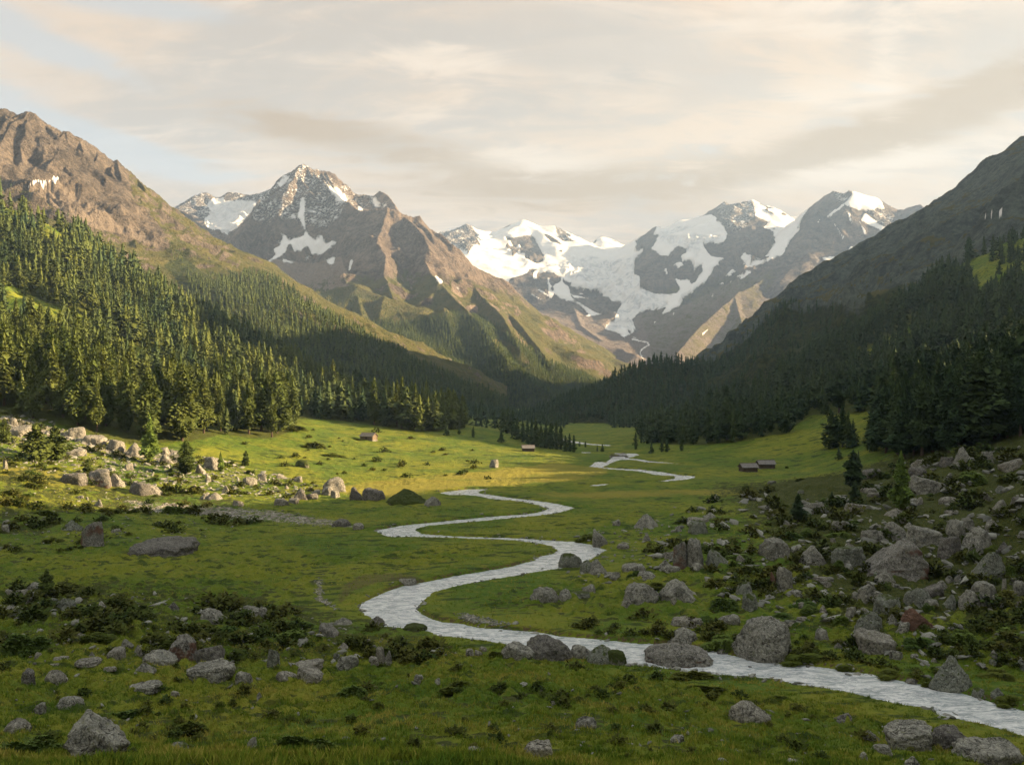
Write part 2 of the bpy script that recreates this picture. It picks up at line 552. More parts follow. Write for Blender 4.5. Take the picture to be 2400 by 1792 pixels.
def hit(px, py, ymin=42, ymax=1150):
    """where the line of sight through a photo pixel meets the ground"""
    px, py = np.atleast_1d(np.asarray(px, float)), np.atleast_1d(np.asarray(py, float))
    ys = np.concatenate([np.arange(ymin, 200, .4), np.arange(200, ymax, 1.5)])
    XX = (px[:, None] - CX) / F * ys[None]
    ZZ = EYE - (py[:, None] - CY) / F * ys[None]
    g = gz(XX, np.broadcast_to(ys[None], XX.shape))
    below = g >= ZZ
    i = np.where(below.any(1), below.argmax(1), len(ys) - 1)
    Yh = ys[i]
    Xh = (px - CX) / F * Yh
    return Xh, Yh, gz(Xh, Yh)


# masks on the ground
def mask(polys, ymin=0, ymax=5000, soft=None):
    m = np.zeros(X.shape)
    for p in polys:
        m = np.maximum(m, inpoly(PXg, PYg, p))
    return m * (Y > ymin) * (Y < ymax)


def blur(a, k=3):
    for _ in range(k):
        q = np.pad(a, 1, mode='edge')
        a = (a + q[:-2, 1:-1] + q[2:, 1:-1] + q[1:-1, :-2] + q[1:-1, 2:]) / 5
    return a


LEFT_WOOD = [(-500,430),(0,440),(60,455),(184,535),(325,630),(456,715),(586,785),(694,850),(814,920),(922,962),(1090,985),(1090,1004),(976,1012),(902,1000),(774,984),(700,980),(690,1007),(643,1026),(600,1027),(521,1017),(474,1030),(407,1036),(287,1040),(194,1010),(117,988),(0,970),(-500,900)]
LEFT_CLEAR = [[(-500,610),(0,650),(50,680),(120,715),(215,750),(240,800),(130,805),(50,775),(0,765),(-500,740)],
              [(235,800),(310,805),(395,850),(385,880),(290,862)], [(60,835),(120,830),(150,860),(90,875)], [(480,830),(540,850),(560,880),(500,870)], [(0,455),(60,475),(130,530),(190,580),(150,590),(80,530),(0,500)],
              [(60,610),(100,640),(130,665),(100,660),(60,640)]]
RIGHT_WOOD = [(1500,1030),(1575,1042),(1650,1042),(1720,1037),(1812,1019),(1842,1016),(1867,994),(1903,972),(1994,970),(2051,960),(2080,1020),(2110,1075),(2230,1055),(2400,1015),(2700,960),(2700,450),(2400,545),(2290,600),(2200,645),(2145,675),(2036,740),(1963,790),(1927,815),(1854,860),(1803,912),(1700,957),(1600,1000),(1500,1015)]
RIGHT_CLEAR = [[(1925,872),(2000,838),(2097,783),(2181,722),(2200,735),(2120,795),(2010,862),(1940,893)],
               [(2262,590),(2400,512),(2700,400),(2700,560),(2400,640),(2310,690),(2225,650)]]
at = {}
at['dry'] = blur(mask([[(650,1150),(900,1125),(1100,1105),(1290,1085),(1420,1092),(1430,1112),(1290,1132),(1150,1140),(1030,1148),(900,1165)],  # gold put into the grass colour along the sunlit strip
                       [(1240,1153),(1500,1147),(1850,1140),(1980,1150),(1960,1162),(1650,1161),(1400,1170),(1280,1162)],
                       [(0,1090),(120,1100),(250,1135),(420,1160),(200,1150),(0,1120)]], 60), 12) * 1.0 \
    + np.clip(fbm(X / 18, Y / 18, 3, 71), 0, 1) * .35 + .22 * (1 - sstep(60, 120, Y))
at['heath'] = blur(mask([[(0,1370),(300,1360),(620,1400),(980,1470),(1100,1540),(700,1560),(400,1500),(0,1520)],
                         [(0,1080),(250,1120),(560,1170),(560,1210),(150,1200),(100,1260),(0,1250)]], 60), 4) * .42 + tal * .72 \
    + np.clip(fbm(X / 12, Y / 12, 3, 75) - .12, 0, 1) * .5 * sstep(90, 130, Y) * (1 - .6 * sstep(250, 320, Y)) * (1 - damp)
at['heath'] = at['heath'] + np.clip(.02 - tussf(X, Y), 0, 1) * 2.0 * (1 - .75 * sstep(110, 260, Y)) * (1 - sstep(380, 450, Y)) * (1 - damp)  # hollows between hummocks darkened, standing in for their shade
wood = np.maximum(mask([LEFT_WOOD], 300), mask([RIGHT_WOOD], 262))
clear = mask(LEFT_CLEAR + RIGHT_CLEAR, 262)
wood = wood * (1 - clear)
wood = np.maximum(wood, sstep(45, 70, Z - zf) * sstep(.63, .68, X / (Y + 1)))
at['wood'] = blur(wood, 3)
at['soil'] = np.clip((1 - sstep(.0, 1.1, sd_all)) * fs * .75 * (~inside), 0, 1)
cutb = [[(785,1410),(800,1372),(840,1345),(930,1340),(985,1350),(975,1362),(900,1362),(830,1385),(800,1420)]]
at['soil'] = np.maximum(at['soil'], blur(mask(cutb, 60), 3) * .55)
grav = mask([[(270,1165),(370,1178),(470,1182),(640,1195),(770,1215),(860,1238),(760,1232),(640,1222),(560,1220),(450,1205),(330,1200)],
             [(1058,1440),(1090,1435),(1200,1462),(1210,1478),(1110,1468)],
             [(735,1365),(755,1350),(760,1400),(800,1425),(790,1432),(735,1405)]], 60) * .58
grav = np.maximum(grav, mask([[(140,1000),(240,1035),(330,1060),(300,1075),(180,1035),(0,1010),(0,965),(60,978)], [(360,1050),(420,1050),(420,1085),(365,1085)]], 60) * .62)
grav = np.maximum(grav, mask([[(0,1000),(200,1030),(420,1060),(560,1090),(640,1130),(520,1150),(330,1130),(150,1090),(0,1060)]], 60) * .40)
at['gravel'] = blur(grav, 3) + tal * .06 + .25 * (1 - sstep(0, 1.2, sd_all)) * (1 - fs) * (~inside)
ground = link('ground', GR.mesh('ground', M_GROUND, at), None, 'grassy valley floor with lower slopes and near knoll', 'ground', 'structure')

# water surface: a level sheet that runs on under both banks, so that the ground itself draws the waterline
import bmesh
wv = np.stack([X, Y, zf], -1).reshape(-1, 3)
wf = GR.faces()
wf = wf[(sd_sg.ravel()[wf] < 1.3).any(1)]
used = np.zeros(len(wv), bool)
used[wf.ravel()] = True
me = mesh_np('river', wv[used], (np.cumsum(used) - 1)[wf], True, None, M_WATER)
link('river', me, None, 'pale glacial river winding through the meadow', 'river', 'structure')

# ------------------------------------------------------------------ mountains
def add_spurs(ridges, main, spacing, length, kf, kside, seed, toward=True, jitter=.35):
    r = random.Random(seed)
    for (a, b) in zip(main[:-1], main[1:]):
        L = math.hypot(b[0] - a[0], b[1] - a[1])
        nsp = max(1, int(L / spacing))
        dx, dy = (b[0] - a[0]) / L, (b[1] - a[1]) / L
        for i in range(nsp):
            t = (i + r.uniform(.2, .8)) / nsp
            x, y, z = (a[k] + (b[k] - a[k]) * t for k in range(3))
            nx, ny = -dy, dx
            if ny > 0:
                nx, ny = -nx, -ny
            if not toward and r.random() < .5:
                nx, ny = -nx, -ny
            ang = r.uniform(-jitter, jitter)
            nx, ny = nx * math.cos(ang) - ny * math.sin(ang), nx * math.sin(ang) + ny * math.cos(ang)
            le = length * r.uniform(.5, 1.3)
            k = kf * r.uniform(.85, 1.15)
            pl = [(x, y, z - 4)]
            steps = 3
            for s in range(1, steps + 1):
                ang2 = r.uniform(-.3, .3)
                nx, ny = nx * math.cos(ang2) - ny * math.sin(ang2), nx * math.sin(ang2) + ny * math.cos(ang2)
                x, y, z = x + nx * le / steps, y + ny * le / steps, z - k * le / steps
                pl.append((x, y, z))
            ridges.append((pl, kside, kside * .8, 200))


def build(name, pxr, yrange, dpx, dy, ridges, noise_amp, wl, seed, extra=None, zmin=-40, crest_damp=120, rid=True, lowz=None):
    tcm = np.arange((pxr[0] - CX) / F, (pxr[1] - CX) / F, dpx / F)
    g = Grid(tcm, np.arange(yrange[0], yrange[1], dy), 0.0)
    X, Y = g.X, g.Y
    wx = X + fbm(X / (wl * .8), Y / (wl * .8), 3, seed + 80) * wl * .22
    wy = Y + fbm(X / (wl * .8), Y / (wl * .8), 3, seed + 85) * wl * .22
    H = np.full(X.shape, -1e4)
    dc = np.full(X.shape, 1e9)
    for pl, k1, k2, d0 in ridges:
        for a, b in zip(pl[:-1], pl[1:]):
            ex, ey = b[0] - a[0], b[1] - a[1]
            l2 = ex * ex + ey * ey + 1e-6

            def dist(xx, yy):
                t = np.clip(((xx - a[0]) * ex + (yy - a[1]) * ey) / l2, 0, 1)
                return t, np.hypot(xx - (a[0] + t * ex), yy - (a[1] + t * ey))
            t, d = dist(X, Y)
            t2, d2 = dist(wx, wy)
            w = sstep(0, wl * .5, d)
            t, dd = t * (1 - w) + t2 * w, d * (1 - w) + d2 * w
            h = a[2] + (b[2] - a[2]) * t - (k2 * dd + (k1 - k2) * d0 * (1 - np.exp(-dd / d0)))
            H = np.maximum(H, h)
            dc = np.minimum(dc, d)
    if extra is not None:
        H = np.maximum(H, extra(X, Y))
    am = np.clip(.22 + dc / crest_damp, .22, 1)
    if rid:
        nz = (ridged(wx / wl, wy / wl, 6, seed) - .95) * noise_amp + fbm(wx / (wl * .12), wy / (wl * .12), 4, seed + 20) * noise_amp * .16
    else:
        nz = fbm(wx / wl, wy / wl, 6, seed) * noise_amp
    if lowz:
        am = am * (.28 + .72 * sstep(lowz[0], lowz[1], H))
    nz = nz + (ridged(wx / (wl * .3), wy / (wl * .3), 4, seed + 40) - .9) * noise_amp * .40 + (ridged(wx / (wl * .1), wy / (wl * .1), 3, seed + 60) - .9) * noise_amp * .11
    g.Z = H + nz * am
    g.H = H
    g.px, g.py = proj(X, Y, g.Z)
    gy, gx = np.gradient(g.Z)
    sx = gx / np.maximum(np.gradient(X, axis=1), 1e-3)
    sy = gy / dy
    g.slope = np.hypot(sx, sy)
    g.zmin = zmin
    return g


def gm(g, polys, k=2):
    m = np.zeros(g.X.shape)
    for p in polys:
        m = np.maximum(m, inpoly(g.px, g.py, p))
    return blur(m, k) if k else m


def RL(s):
    return [P3(*[float(v) for v in q.split()]) for q in s.split(';')]


def crop(k, L):
    ox, oy, s = {2: (400, 350, 3.004), 3: (1000, 350, 3.004), 4: (1600, 300, 2.754), 1: (0, 200, 3.687), 6: (600, 800, 3.672), 7: (1200, 750, 3.303), 8: (1800, 750, 3.303)}[k]
    return [(ox + x / s, oy + y / s) for x, y in L]


def finish(name, g, mat, label, snow=None, grass=None, scree=None, wood=None, speck=None, ice=None):
    z = np.zeros(g.X.shape)
    a = dict(snow=z if snow is None else snow, grass=z if grass is None else grass, scree=z if scree is None else scree,
             wood=z if wood is None else wood, speck=z + .0 if speck is None else speck, ice=z if ice is None else ice)
    return link('mountain', g.mesh('mountain', mat, a, g.zmin), None, label, 'mountain', 'structure')


# --- sunlit rocky mountain on the near side
L2R = []
c = RL("-500 180 1700;-200 215 1850;0 256 2000;19 254 2005;41 264 2010;56 264 2010;65 257 2015;81 258 2020;108 284 2040;119 289 2045;144 302 2060;156 300 2065;179 314 2070;201 327 2080;231 352 2085;266 378 2095;275 371 2100;287 384 2110;325 414 2130;361 441 2150;388 468 2170;415 490 2190;475 536 2220;515 574 2240;559 610 2280;597 631 2300;640 661 2320;700 709 2320;733 729 2300;783 762 2250;860 810 2480;930 848 2500;1010 890 2450;1090 930 2350;1150 965 2200")
L2R.append((c, 1.1, .5, 170))
for s in ("275 371 2100;285 420 2000;283 475 1900;290 520 1820", "231 352 2085;222 392 2000;196 432 1930", "108 284 2040;116 340 1970;124 405 1900;122 430 1870", "65 257 2015;50 330 1940;28 402 1870", "20 254 2005;-30 340 1900",
          "361 441 2150;345 500 2020;362 560 1900;400 600 1800", "156 300 2065;160 345 2000;150 400 1930", "325 414 2130;318 470 2030;330 520 1950"):
    L2R.append((RL(s), 1.1, .75, 120))
add_spurs(L2R, c[2:24], 75, 190, .66, 1.15, 5)
L2R.append((RL("475 536 2220;560 640 2080;660 740 1950;760 830 1880"), .6, .5, 200))
L2R.append((RL("600 640 2300;700 740 2230;830 840 2180;950 910 2120"), .6, .5, 200))
g2 = build('m', (-420, 1190), (1180, 2950), 2.1, 4.5, L2R, 30, 190, 101, lowz=(270, 420))
hi = crop(1, [(-400,0),(-400,1500),(0,900),(250,870),(330,800),(470,800),(480,870),(640,930),(800,1040),(980,1150),(1010,1250),(1170,1240),(1330,1350),(1480,1400),(1400,1250),(1330,1150),(1240,1060),(1150,1000),(1120,830),(1060,700),(1000,600),(400,0)])
scr = crop(1, [(-800,600),(0,770),(130,850),(250,880),(330,800),(470,810),(640,930),(800,1000),(980,1150),(1010,1210),(1170,1210),(1350,1370),(1430,1440),(1300,1380),(1060,1290),(840,1240),(520,1120),(400,1010),(250,900),(0,760)])
gr2 = 1 - gm(g2, [hi, scr], 5)
gr2 = gr2 * (1 - .7 * sstep(.95, 1.4, g2.slope))
w2 = gm(g2, [[(430,600),(480,640),(560,690),(620,690),(700,735),(760,768),(850,808),(960,850),(1030,885),(1110,910),(1200,950),(1200,1050),(700,1000),(500,760),(380,620)]], 3) * .75
w2 = np.maximum(w2, gm(g2, [[(400,560),(520,620),(640,690),(620,740),(480,680),(380,600)]], 4) * .42)
sn2 = gm(g2, [crop(1, [(240,885),(290,815),(330,830),(300,850)]), crop(1, [(320,820),(440,820),(400,870),(370,895),(350,850)]), crop(1, [(455,785),(515,795),(480,850),(455,840)])], 0) * 1.0
mt2 = finish('m', g2, M_ROCKY, 'sunlit brown rock mountain with scree and grassy shoulder', sn2, gr2 * .85, gm(g2, [scr], 3) * .95, w2)

# --- central twin peak
L3R = []
c = RL("413 486 4300;470 520 4200;520 540 4100;556 556 3950;603 483 4050;653 421 4150;676 408 4170;690 400 4180;701 388 4195;710 384 4200;721 388 4210;735 398 4225;746 395 4250;763 393 4270;783 401 4280;799 418 4290;816 430 4300;833 448 4290;859 453 4280;873 456 4280;889 445 4280;909 458 4230;933 488 4120")
L3R.append((c, 1.4, .8, 260))
cf = RL("735 400 4180;766 433 4030;813 471 3850;849 493 3720;880 486 3640;909 481 3600;933 488 3590;953 496 3620;983 506 3640;999 526 3650;1026 546 3665;1049 566 3680;1072 586 3690;1110 620 3705;1133 633 3715;1183 676 3740;1240 720 3770;1280 749 3790;1320 773 3810;1366 826 3830;1400 852 3850;1430 885 3870")
L3R.append((cf, 1.15, .6, 260))
for s, k in (("909 481 3600;896 523 3480;884 570 3330;905 596 3240;899 640 3080;922 700 2860;958 770 2600;985 830 2350", .95),
             ("653 421 4150;603 483 3980;563 546 3780;556 580 3680;575 640 3480;610 700 3250", 1.2),
             ("710 384 4200;705 433 4080;688 470 3990;698 515 3880;740 545 3760", 1.25),
             ("653 425 4140;660 480 3960;640 530 3820;625 600 3600;640 660 3380", 1.2), ("600 490 3990;610 560 3760;598 640 3480", 1.2),
             ("763 393 4270;790 450 4100;800 500 3940", 1.2), ("813 471 3850;790 540 3640;760 600 3450", .9), ("849 493 3720;850 560 3480;830 620 3260", .8),
             ("953 496 3620;985 580 3380;1012 640 3120;1085 715 2830;1150 790 2500;1190 850 2250", .8), ("1026 546 3665;1062 622 3420;1112 672 3180;1180 745 2850;1220 820 2450", .9),
             ("983 506 3640;1015 580 3420;1050 650 3180", 1.0), ("1110 620 3705;1150 690 3400;1225 765 3000;1285 845 2550", .8),
             ("680 690 3020;740 680 2960;830 662 2960;885 690 2880", .5), ("740 680 2960;760 740 2700;800 800 2450", .6), ("830 665 2960;850 740 2650", .6),
             ("1040 720 2720;1060 790 2550;1100 850 2380;1140 905 2230", .55), ("900 690 2800;880 780 2600;960 850 2400;1020 900 2260", .5), ("1240 722 3770;1262 790 3200;1300 862 2650;1330 930 2250", .6)):
    L3R.append((RL(s), k, k * .75, 200))
add_spurs(L3R, c[4:20], 130, 260, .85, 1.25, 9)
add_spurs(L3R, cf[6:19], 150, 300, .70, .95, 12)
g3 = build('m', (395, 1760), (1450, 4700), 2.3, 8, L3R, 60, 420, 131, crest_damp=160, lowz=(230, 520))
hz = g3.Z
sp3 = gm(g3, [crop(2, [(830,100),(930,80),(1300,280),(1620,420),(1520,400),(1340,440),(1240,380),(1180,500),(1100,560),(930,560),(760,470),(640,560),(560,480),(640,330),(760,180)])], 8)
snw = [crop(2, L) for L in (
    [(760,575),(800,590),(830,625),(930,600),(950,580),(910,480),(900,470),(925,350),(945,350),(935,470),(950,560),(1000,630),(1060,600),(1090,645),(1180,640),(1150,680),(1060,740),(1000,750),(960,680),(900,720),(870,730),(840,660),(800,740),(740,770),(690,800),(680,785),(740,745),(720,700),(780,670),(740,650),(790,640)],
    [(780,770),(850,780),(920,780),(970,740),(1010,750),(930,800),(840,808),(790,795)], [(1090,775),(1150,750),(1165,760),(1140,820),(1100,800)], [(1270,760),(1285,790),(1265,850),(1248,855)],
    [(1110,260),(1180,280),(1240,345),(1235,365),(1180,350),(1150,310)], [(1310,420),(1350,410),(1350,430),(1330,438)], [(1860,880),(1925,930),(1905,955),(1868,930)], [(1980,940),(2030,960),(2060,1000),(2040,1005)], [(760,235),(825,195),(830,200),(770,270)], [(1420,330),(1480,380),(1530,390),(1440,410)], [(700,345),(760,390),(860,480),(900,490),(800,430),(720,360)])]
sn3 = gm(g3, snw, 2) * .9 + sp3 * .42
low = sstep(560, 300, hz)
gr3 = np.clip(low * 1.1 + gm(g3, [crop(2, [(1450,680),(1700,820),(1900,930),(2300,1200),(2300,1700),(1200,1400),(900,1000),(1300,930),(1500,1010),(1560,800)])], 8) * .5, 0, 1) * (1 - .75 * sstep(.9, 1.35, g3.slope))
sc3 = gm(g3, [crop(2, [(650,860),(720,770),(1000,800),(1200,760),(1250,880),(1150,960),(1000,990),(830,1000)]), crop(2, [(830,1000),(1300,930),(1400,1000),(1400,1100),(1050,1120),(900,1060)]), crop(2, [(1830,900),(1960,950),(2103,1060),(2300,1200),(2200,1180),(1950,1010)])], 4) * .9
WOOD3 = [[(850,770),(900,750),(930,760),(1000,745),(1060,735),(1130,745),(1200,790),(1290,850),(1340,868),(1425,900),(1440,1050),(820,1050),(790,900)]]
w3 = gm(g3, WOOD3, 5) * .7 * (1 - gm(g3, [crop(3, [(450,1350),(640,1480),(720,1500),(640,1400),(500,1330)]), crop(3, [(700,1180),(840,1250),(1000,1330),(1120,1560),(980,1520),(850,1400),(780,1300)])], 3))
mt3 = finish('m', g3, M_PEAK, 'brown twin peaked mountain with snow couloirs above forested slopes', sn3, gr3 * .8, sc3, w3, sp3 * 1.1)

# --- snowy col behind the twin peak
L4R = [(RL("330 520 5300;413 486 5200;433 470 5180;453 456 5160;472 451 5180;483 449 5200;506 461 5260;521 467 5300;535 449 5250;553 449 5250;580 456 5250;606 453 5200;630 443 5150;660 430 5100;700 430 5000"), .95, .5, 160),
       (RL("453 456 5160;462 490 5060;500 503 4960"), .9, .6, 150), (RL("433 470 5180;440 520 5000;470 580 4800"), .9, .6, 150), (RL("521 468 5300;545 500 5100;540 560 4800;510 640 4500"), .35, .3, 200)]
g4 = build('m', (300, 720), (4300, 5700), 2.1, 9, L4R, 30, 300, 161)
ic4 = gm(g4, [crop(2, [(270,350),(370,335),(380,358),(500,360),(610,372),(560,450),(480,540),(400,600),(345,650),(250,600),(240,490),(300,450),(265,400)])], 1)
sp4 = gm(g4, [crop(2, [(150,330),(240,290),(330,335),(270,350),(300,460),(250,500),(100,450),(0,420)]), crop(2, [(360,345),(420,290),(700,280),(640,370),(500,360)])], 2)
finish('m', g4, M_ICE, 'small snow filled col with a hanging glacier', ic4 + sp4 * .42, None, None, None, sp4 * 1.1, ic4 * .6)

# --- glacier massif at the valley head
BS = [P3(*[float(v) for v in q.split()]) for q in """940 600 6600;1040 590 6700;1100 575 6800;1160 570 6900;1200 560 6900;1250 556 6950;1300 575 6900;1360 585 7000;1400 585 7250;1450 582 7300;1500 585 7200;1540 570 6900;1600 540 6900;1660 540 6850;1780 510 6500;1850 515 6500
1050 650 5900;1120 640 6100;1200 640 6250;1300 640 6250;1380 630 6400;1440 640 6300;1470 690 5600;1500 720 5100;1470 760 4700;1480 790 4350;1250 700 5400;1330 730 4950;1160 690 5400;1200 750 4700;1300 790 4200;1360 800 4150;1420 815 3900;1400 850 3500;1520 830 3700;1450 870 3350;1600 600 6300;1640 570 6500;1560 640 5900;1620 660 5600;1560 720 5000;1600 690 5200;1650 650 5500;1560 770 4500;1620 740 4500;1700 640 5500;1750 600 5900;1800 560 6200;1850 560 6200;1550 820 3900
900 700 5600;1100 850 3600;1250 860 3500;1000 800 4500;1300 852 3260;1380 856 3260;1450 876 3260;1250 852 3260;1500 856 3260;1560 850 3300;1340 825 3700""".replace('\n', ';').split(';')]
BS = np.array(BS + [(-300, 8200, 500), (600, 8400, 500), (1800, 8200, 500), (2800, 8000, 500), (3500, 6500, 900), (3200, 5200, 700), (2600, 4600, 420), (1900, 3800, 120), (1200, 3300, 30), (0, 3300, 30)])
q = BS[:, :2] / 1000.
nb = len(BS)
A = np.zeros((nb + 3, nb + 3))
A[:nb, :nb] = phi(np.hypot(q[:, None, 0] - q[None, :, 0], q[:, None, 1] - q[None, :, 1])) - np.eye(nb) * .01
A[:nb, nb] = 1
A[:nb, nb + 1:] = q
A[nb:, :nb] = A[:nb, nb:].T
cb = np.linalg.solve(A, np.concatenate([BS[:, 2], np.zeros(3)]))


def ice_base(X, Y):
    s = cb[nb] + X / 1000 * cb[nb + 1] + Y / 1000 * cb[nb + 2]
    for i in range(nb):
        s = s + cb[i] * phi(np.hypot(X / 1000 - q[i, 0], Y / 1000 - q[i, 1]))
    w = sstep(3300, 4200, Y + 250 * pn(X / 300, Y / 300, 7))
    return s * w + (1 - w) * np.minimum(s, 20 + (Y - 3250) * .17)


L5R = [(RL("930 560 6600;1027 543 6700;1066 536 6750;1095 523 6800;1108 532 6850;1140 540 6950;1163 540 7000;1196 526 7050;1225 514 7080;1246 523 7080;1266 530 7060;1299 529 7030;1309 535 7020;1326 550 7030;1349 568 7080;1376 570 7300;1391 568 7450;1409 553 7500;1429 556 7500;1453 570 7450;1486 573 7200"), .6, .43, 200),
       (RL("1486 573 7200;1513 550 6850;1536 529 6650;1552 540 6700;1573 530 6750;1596 516 6800;1639 514 6800;1665 489 6700;1698 468 6600;1720 478 6580;1742 469 6560;1756 474 6540;1762 465 6530;1778 478 6560;1818 500 6600;1836 500 6600;1850 506 6600;1883 507 6550"), .75, .5, 180)]
for s, k in (("1095 523 6800;1110 560 6600;1120 580 6500", .9), ("1240 553 6780;1253 575 6600;1272 620 6320", .9), ("1300 530 7000;1318 580 6650", .9), ("1285 548 6850;1315 588 6560", .8),
             ("1536 529 6650;1545 560 6400;1530 600 6080;1520 650 5750;1545 690 5350", 1.1), ("1545 560 6400;1580 600 6020;1600 640 5650;1560 695 5250", 1.1), ("1590 580 6350;1605 610 6050;1590 650 5700", 1.0),
             ("1762 465 6530;1764 500 6300;1790 528 6080;1800 550 5950", 1.1), ("1700 468 6600;1708 510 6380;1735 545 6120;1715 600 5800;1680 640 5500", 1.0), ("1764 500 6300;1745 560 5980;1720 610 5700", 1.1), ("1665 575 6250;1650 590 6050;1640 600 5950", .8),
             ("1250 650 5950;1290 650 5850;1340 690 5400;1400 715 5050;1440 735 4850", .6), ("1200 655 5900;1250 700 5350;1300 725 5000", .5), ("1180 680 5500;1280 760 4700;1370 800 4250;1420 830 3850", .5), ("1345 715 5100;1360 760 4600;1420 805 4100;1490 830 3750", .45)):
    L5R.append((RL(s), k, k * .7, 180))
pk = RL("1840 545 6200;1883 507 6050;1901 481 5900;1923 467 5800;1952 444 5720;1978 447 5650;1990 440 5600;2003 448 5620;2054 460 5680;2087 481 5700;2097 490 5700;2116 492 5650;2155 481 5600;2165 487 5550;2260 470 5400;2400 440 5200")
L5R.append((pk, 1.0, .7, 250))
for s, k in (("1952 444 5720;1895 520 5400;1852 600 5080;1800 645 4850;1722 692 4480;1645 760 4080;1585 830 3680", .75), ("1987 487 5480;1960 540 5280;1945 600 5000;1912 665 4700", 1.1), ("1990 440 5600;1987 487 5480;2030 540 5250;2060 600 4980", 1.1), ("1883 560 5260;1868 620 4960;1850 690 4600;1820 760 4200", .9), ("1945 600 5000;1890 700 4500;1840 780 4100", .8), ("2097 490 5700;2110 540 5400", 1.0), ("1722 692 4480;1740 760 4100;1700 830 3700", .7)):
    L5R.append((RL(s), k, k * .75, 200))
add_spurs(L5R, pk[2:12], 160, 330, .85, 1.15, 22)
g5 = build('m', (900, 2450), (3250, 8000), 2.1, 10, L5R, 62, 520, 171, extra=ice_base, crest_damp=200, lowz=(260, 760))
X, Y = g5.X, g5.Y
# smooth the ice: take away most of the crags where snow lies
rock3 = [crop(3, L) for L in (
    [(60,590),(150,580),(210,560),(285,515),(325,545),(345,600),(385,660),(330,665),(295,710),(250,690),(200,680),(150,640)],
    [(560,640),(610,640),(710,610),(745,610),(770,660),(825,750),(815,800),(770,820),(690,760),(700,720),(660,730),(665,690),(610,730),(590,720),(610,690),(570,680)],
    [(830,590),(880,610),(960,680),(960,710),(900,680),(850,630)], [(905,540),(950,560),(1000,610),(1050,655),(1000,640),(960,650),(920,600)], [(490,570),(590,530),(590,540),(500,575)],
    [(1175,660),(1190,635),(1200,640),(1180,665)], [(1275,620),(1330,640),(1365,662),(1310,640)],
    [(1460,670),(1500,630),(1610,535),(1620,550),(1590,610),(1640,600),(1610,650),(1580,700),(1640,740),(1700,765),(1720,730),(1770,680),(1830,720),(1830,745),(1790,750),(1800,800),(1740,815),(1860,790),(1875,840),(1880,880),(1930,820),(1945,855),(1910,890),(1895,930),(1860,960),(1840,910),(1760,920),(1785,990),(1750,1050),(1700,1050),(1640,1040),(1560,1010),(1500,950),(1500,900),(1465,890),(1465,800),(1540,690),(1490,690)],
    [(1935,690),(2000,670),(2060,690),(2103,660),(2300,600),(2300,700),(2103,740),(2080,770),(2010,770),(1970,730)],
    [(590,900),(640,890),(700,870),(750,855),(800,880),(840,870),(900,880),(960,920),(1040,950),(1000,960),(1060,1000),(1120,1000),(1200,1020),(1290,1060),(1380,1090),(1340,1140),(1280,1160),(1200,1155),(1110,1100),(1020,1040),(1000,980),(950,930),(900,950),(880,1000),(930,1060),(1060,1090),(1100,1120),(1140,1160),(1100,1190),(1060,1150),(960,1190),(760,1120),(560,980),(580,930)],
    [(2103,350),(2120,340),(2090,380),(2060,400),(1980,440),(1910,495),(2000,470),(2060,490),(2103,520)])]
rock4 = [crop(4, L) for L in (
    [(100,590),(180,520),(270,455),(330,488),(390,460),(430,478),(450,455),(460,500),(470,560),(540,600),(560,610),(520,640),(600,665),(580,690),(600,720),(570,770),(560,800),(520,820),(570,830),(500,850),(450,840),(400,800),(360,850),(400,860),(370,880),(470,900),(450,930),(380,960),(340,930),(270,960),(240,900),(230,870),(290,830),(260,840),(200,830),(130,770),(180,750),(220,770),(270,740),(290,690),(270,640),(250,600),(220,590),(210,575),(150,570)],
    [(490,490),(510,490),(600,550),(570,545)], [(630,550),(660,545),(690,565)]) ]
right_rock = crop(4, [(760,600),(830,500),(900,450),(970,390),(1080,380),(1110,410),(1090,440),(1040,500),(1100,520),(1140,545),(1300,525),(1250,450),(1260,430),(1350,510),(1420,520),(1530,490),(1700,430),(1700,600),(1300,700),(1390,630),(1320,640),(1170,560),(1150,600),(1250,650),(1310,690),(1200,780),(1100,850),(1050,830),(1020,830),(900,850),(980,910),(1000,920),(700,1100),(200,1600),(-400,1560),(-260,1300),(-100,1250),(0,1130),(60,1080),(150,1000),(220,890),(450,900),(640,830),(720,700),(760,650)])
low_rock = crop(3, [(540,970),(620,1040),(760,1120),(960,1190),(1060,1140),(1130,1180),(1200,1170),(1330,1150),(1370,1090),(1330,1170),(1260,1240),(1250,1270),(1330,1290),(1390,1330),(1430,1310),(1400,1270),(1350,1270),(1380,1260),(1440,1300),(1475,1290),(1450,1200),(1500,1160),(1600,1130),(1690,1110),(1640,1180),(2000,1000),(2200,900),(2300,1700),(300,1700),(300,900)])
snow5 = np.ones(X.shape)
rk = np.maximum(gm(g5, rock3 + rock4, 0), gm(g5, [right_rock, low_rock], 0))
back = (g5.py < 560)
snow5 = 1 - blur(rk, 2)
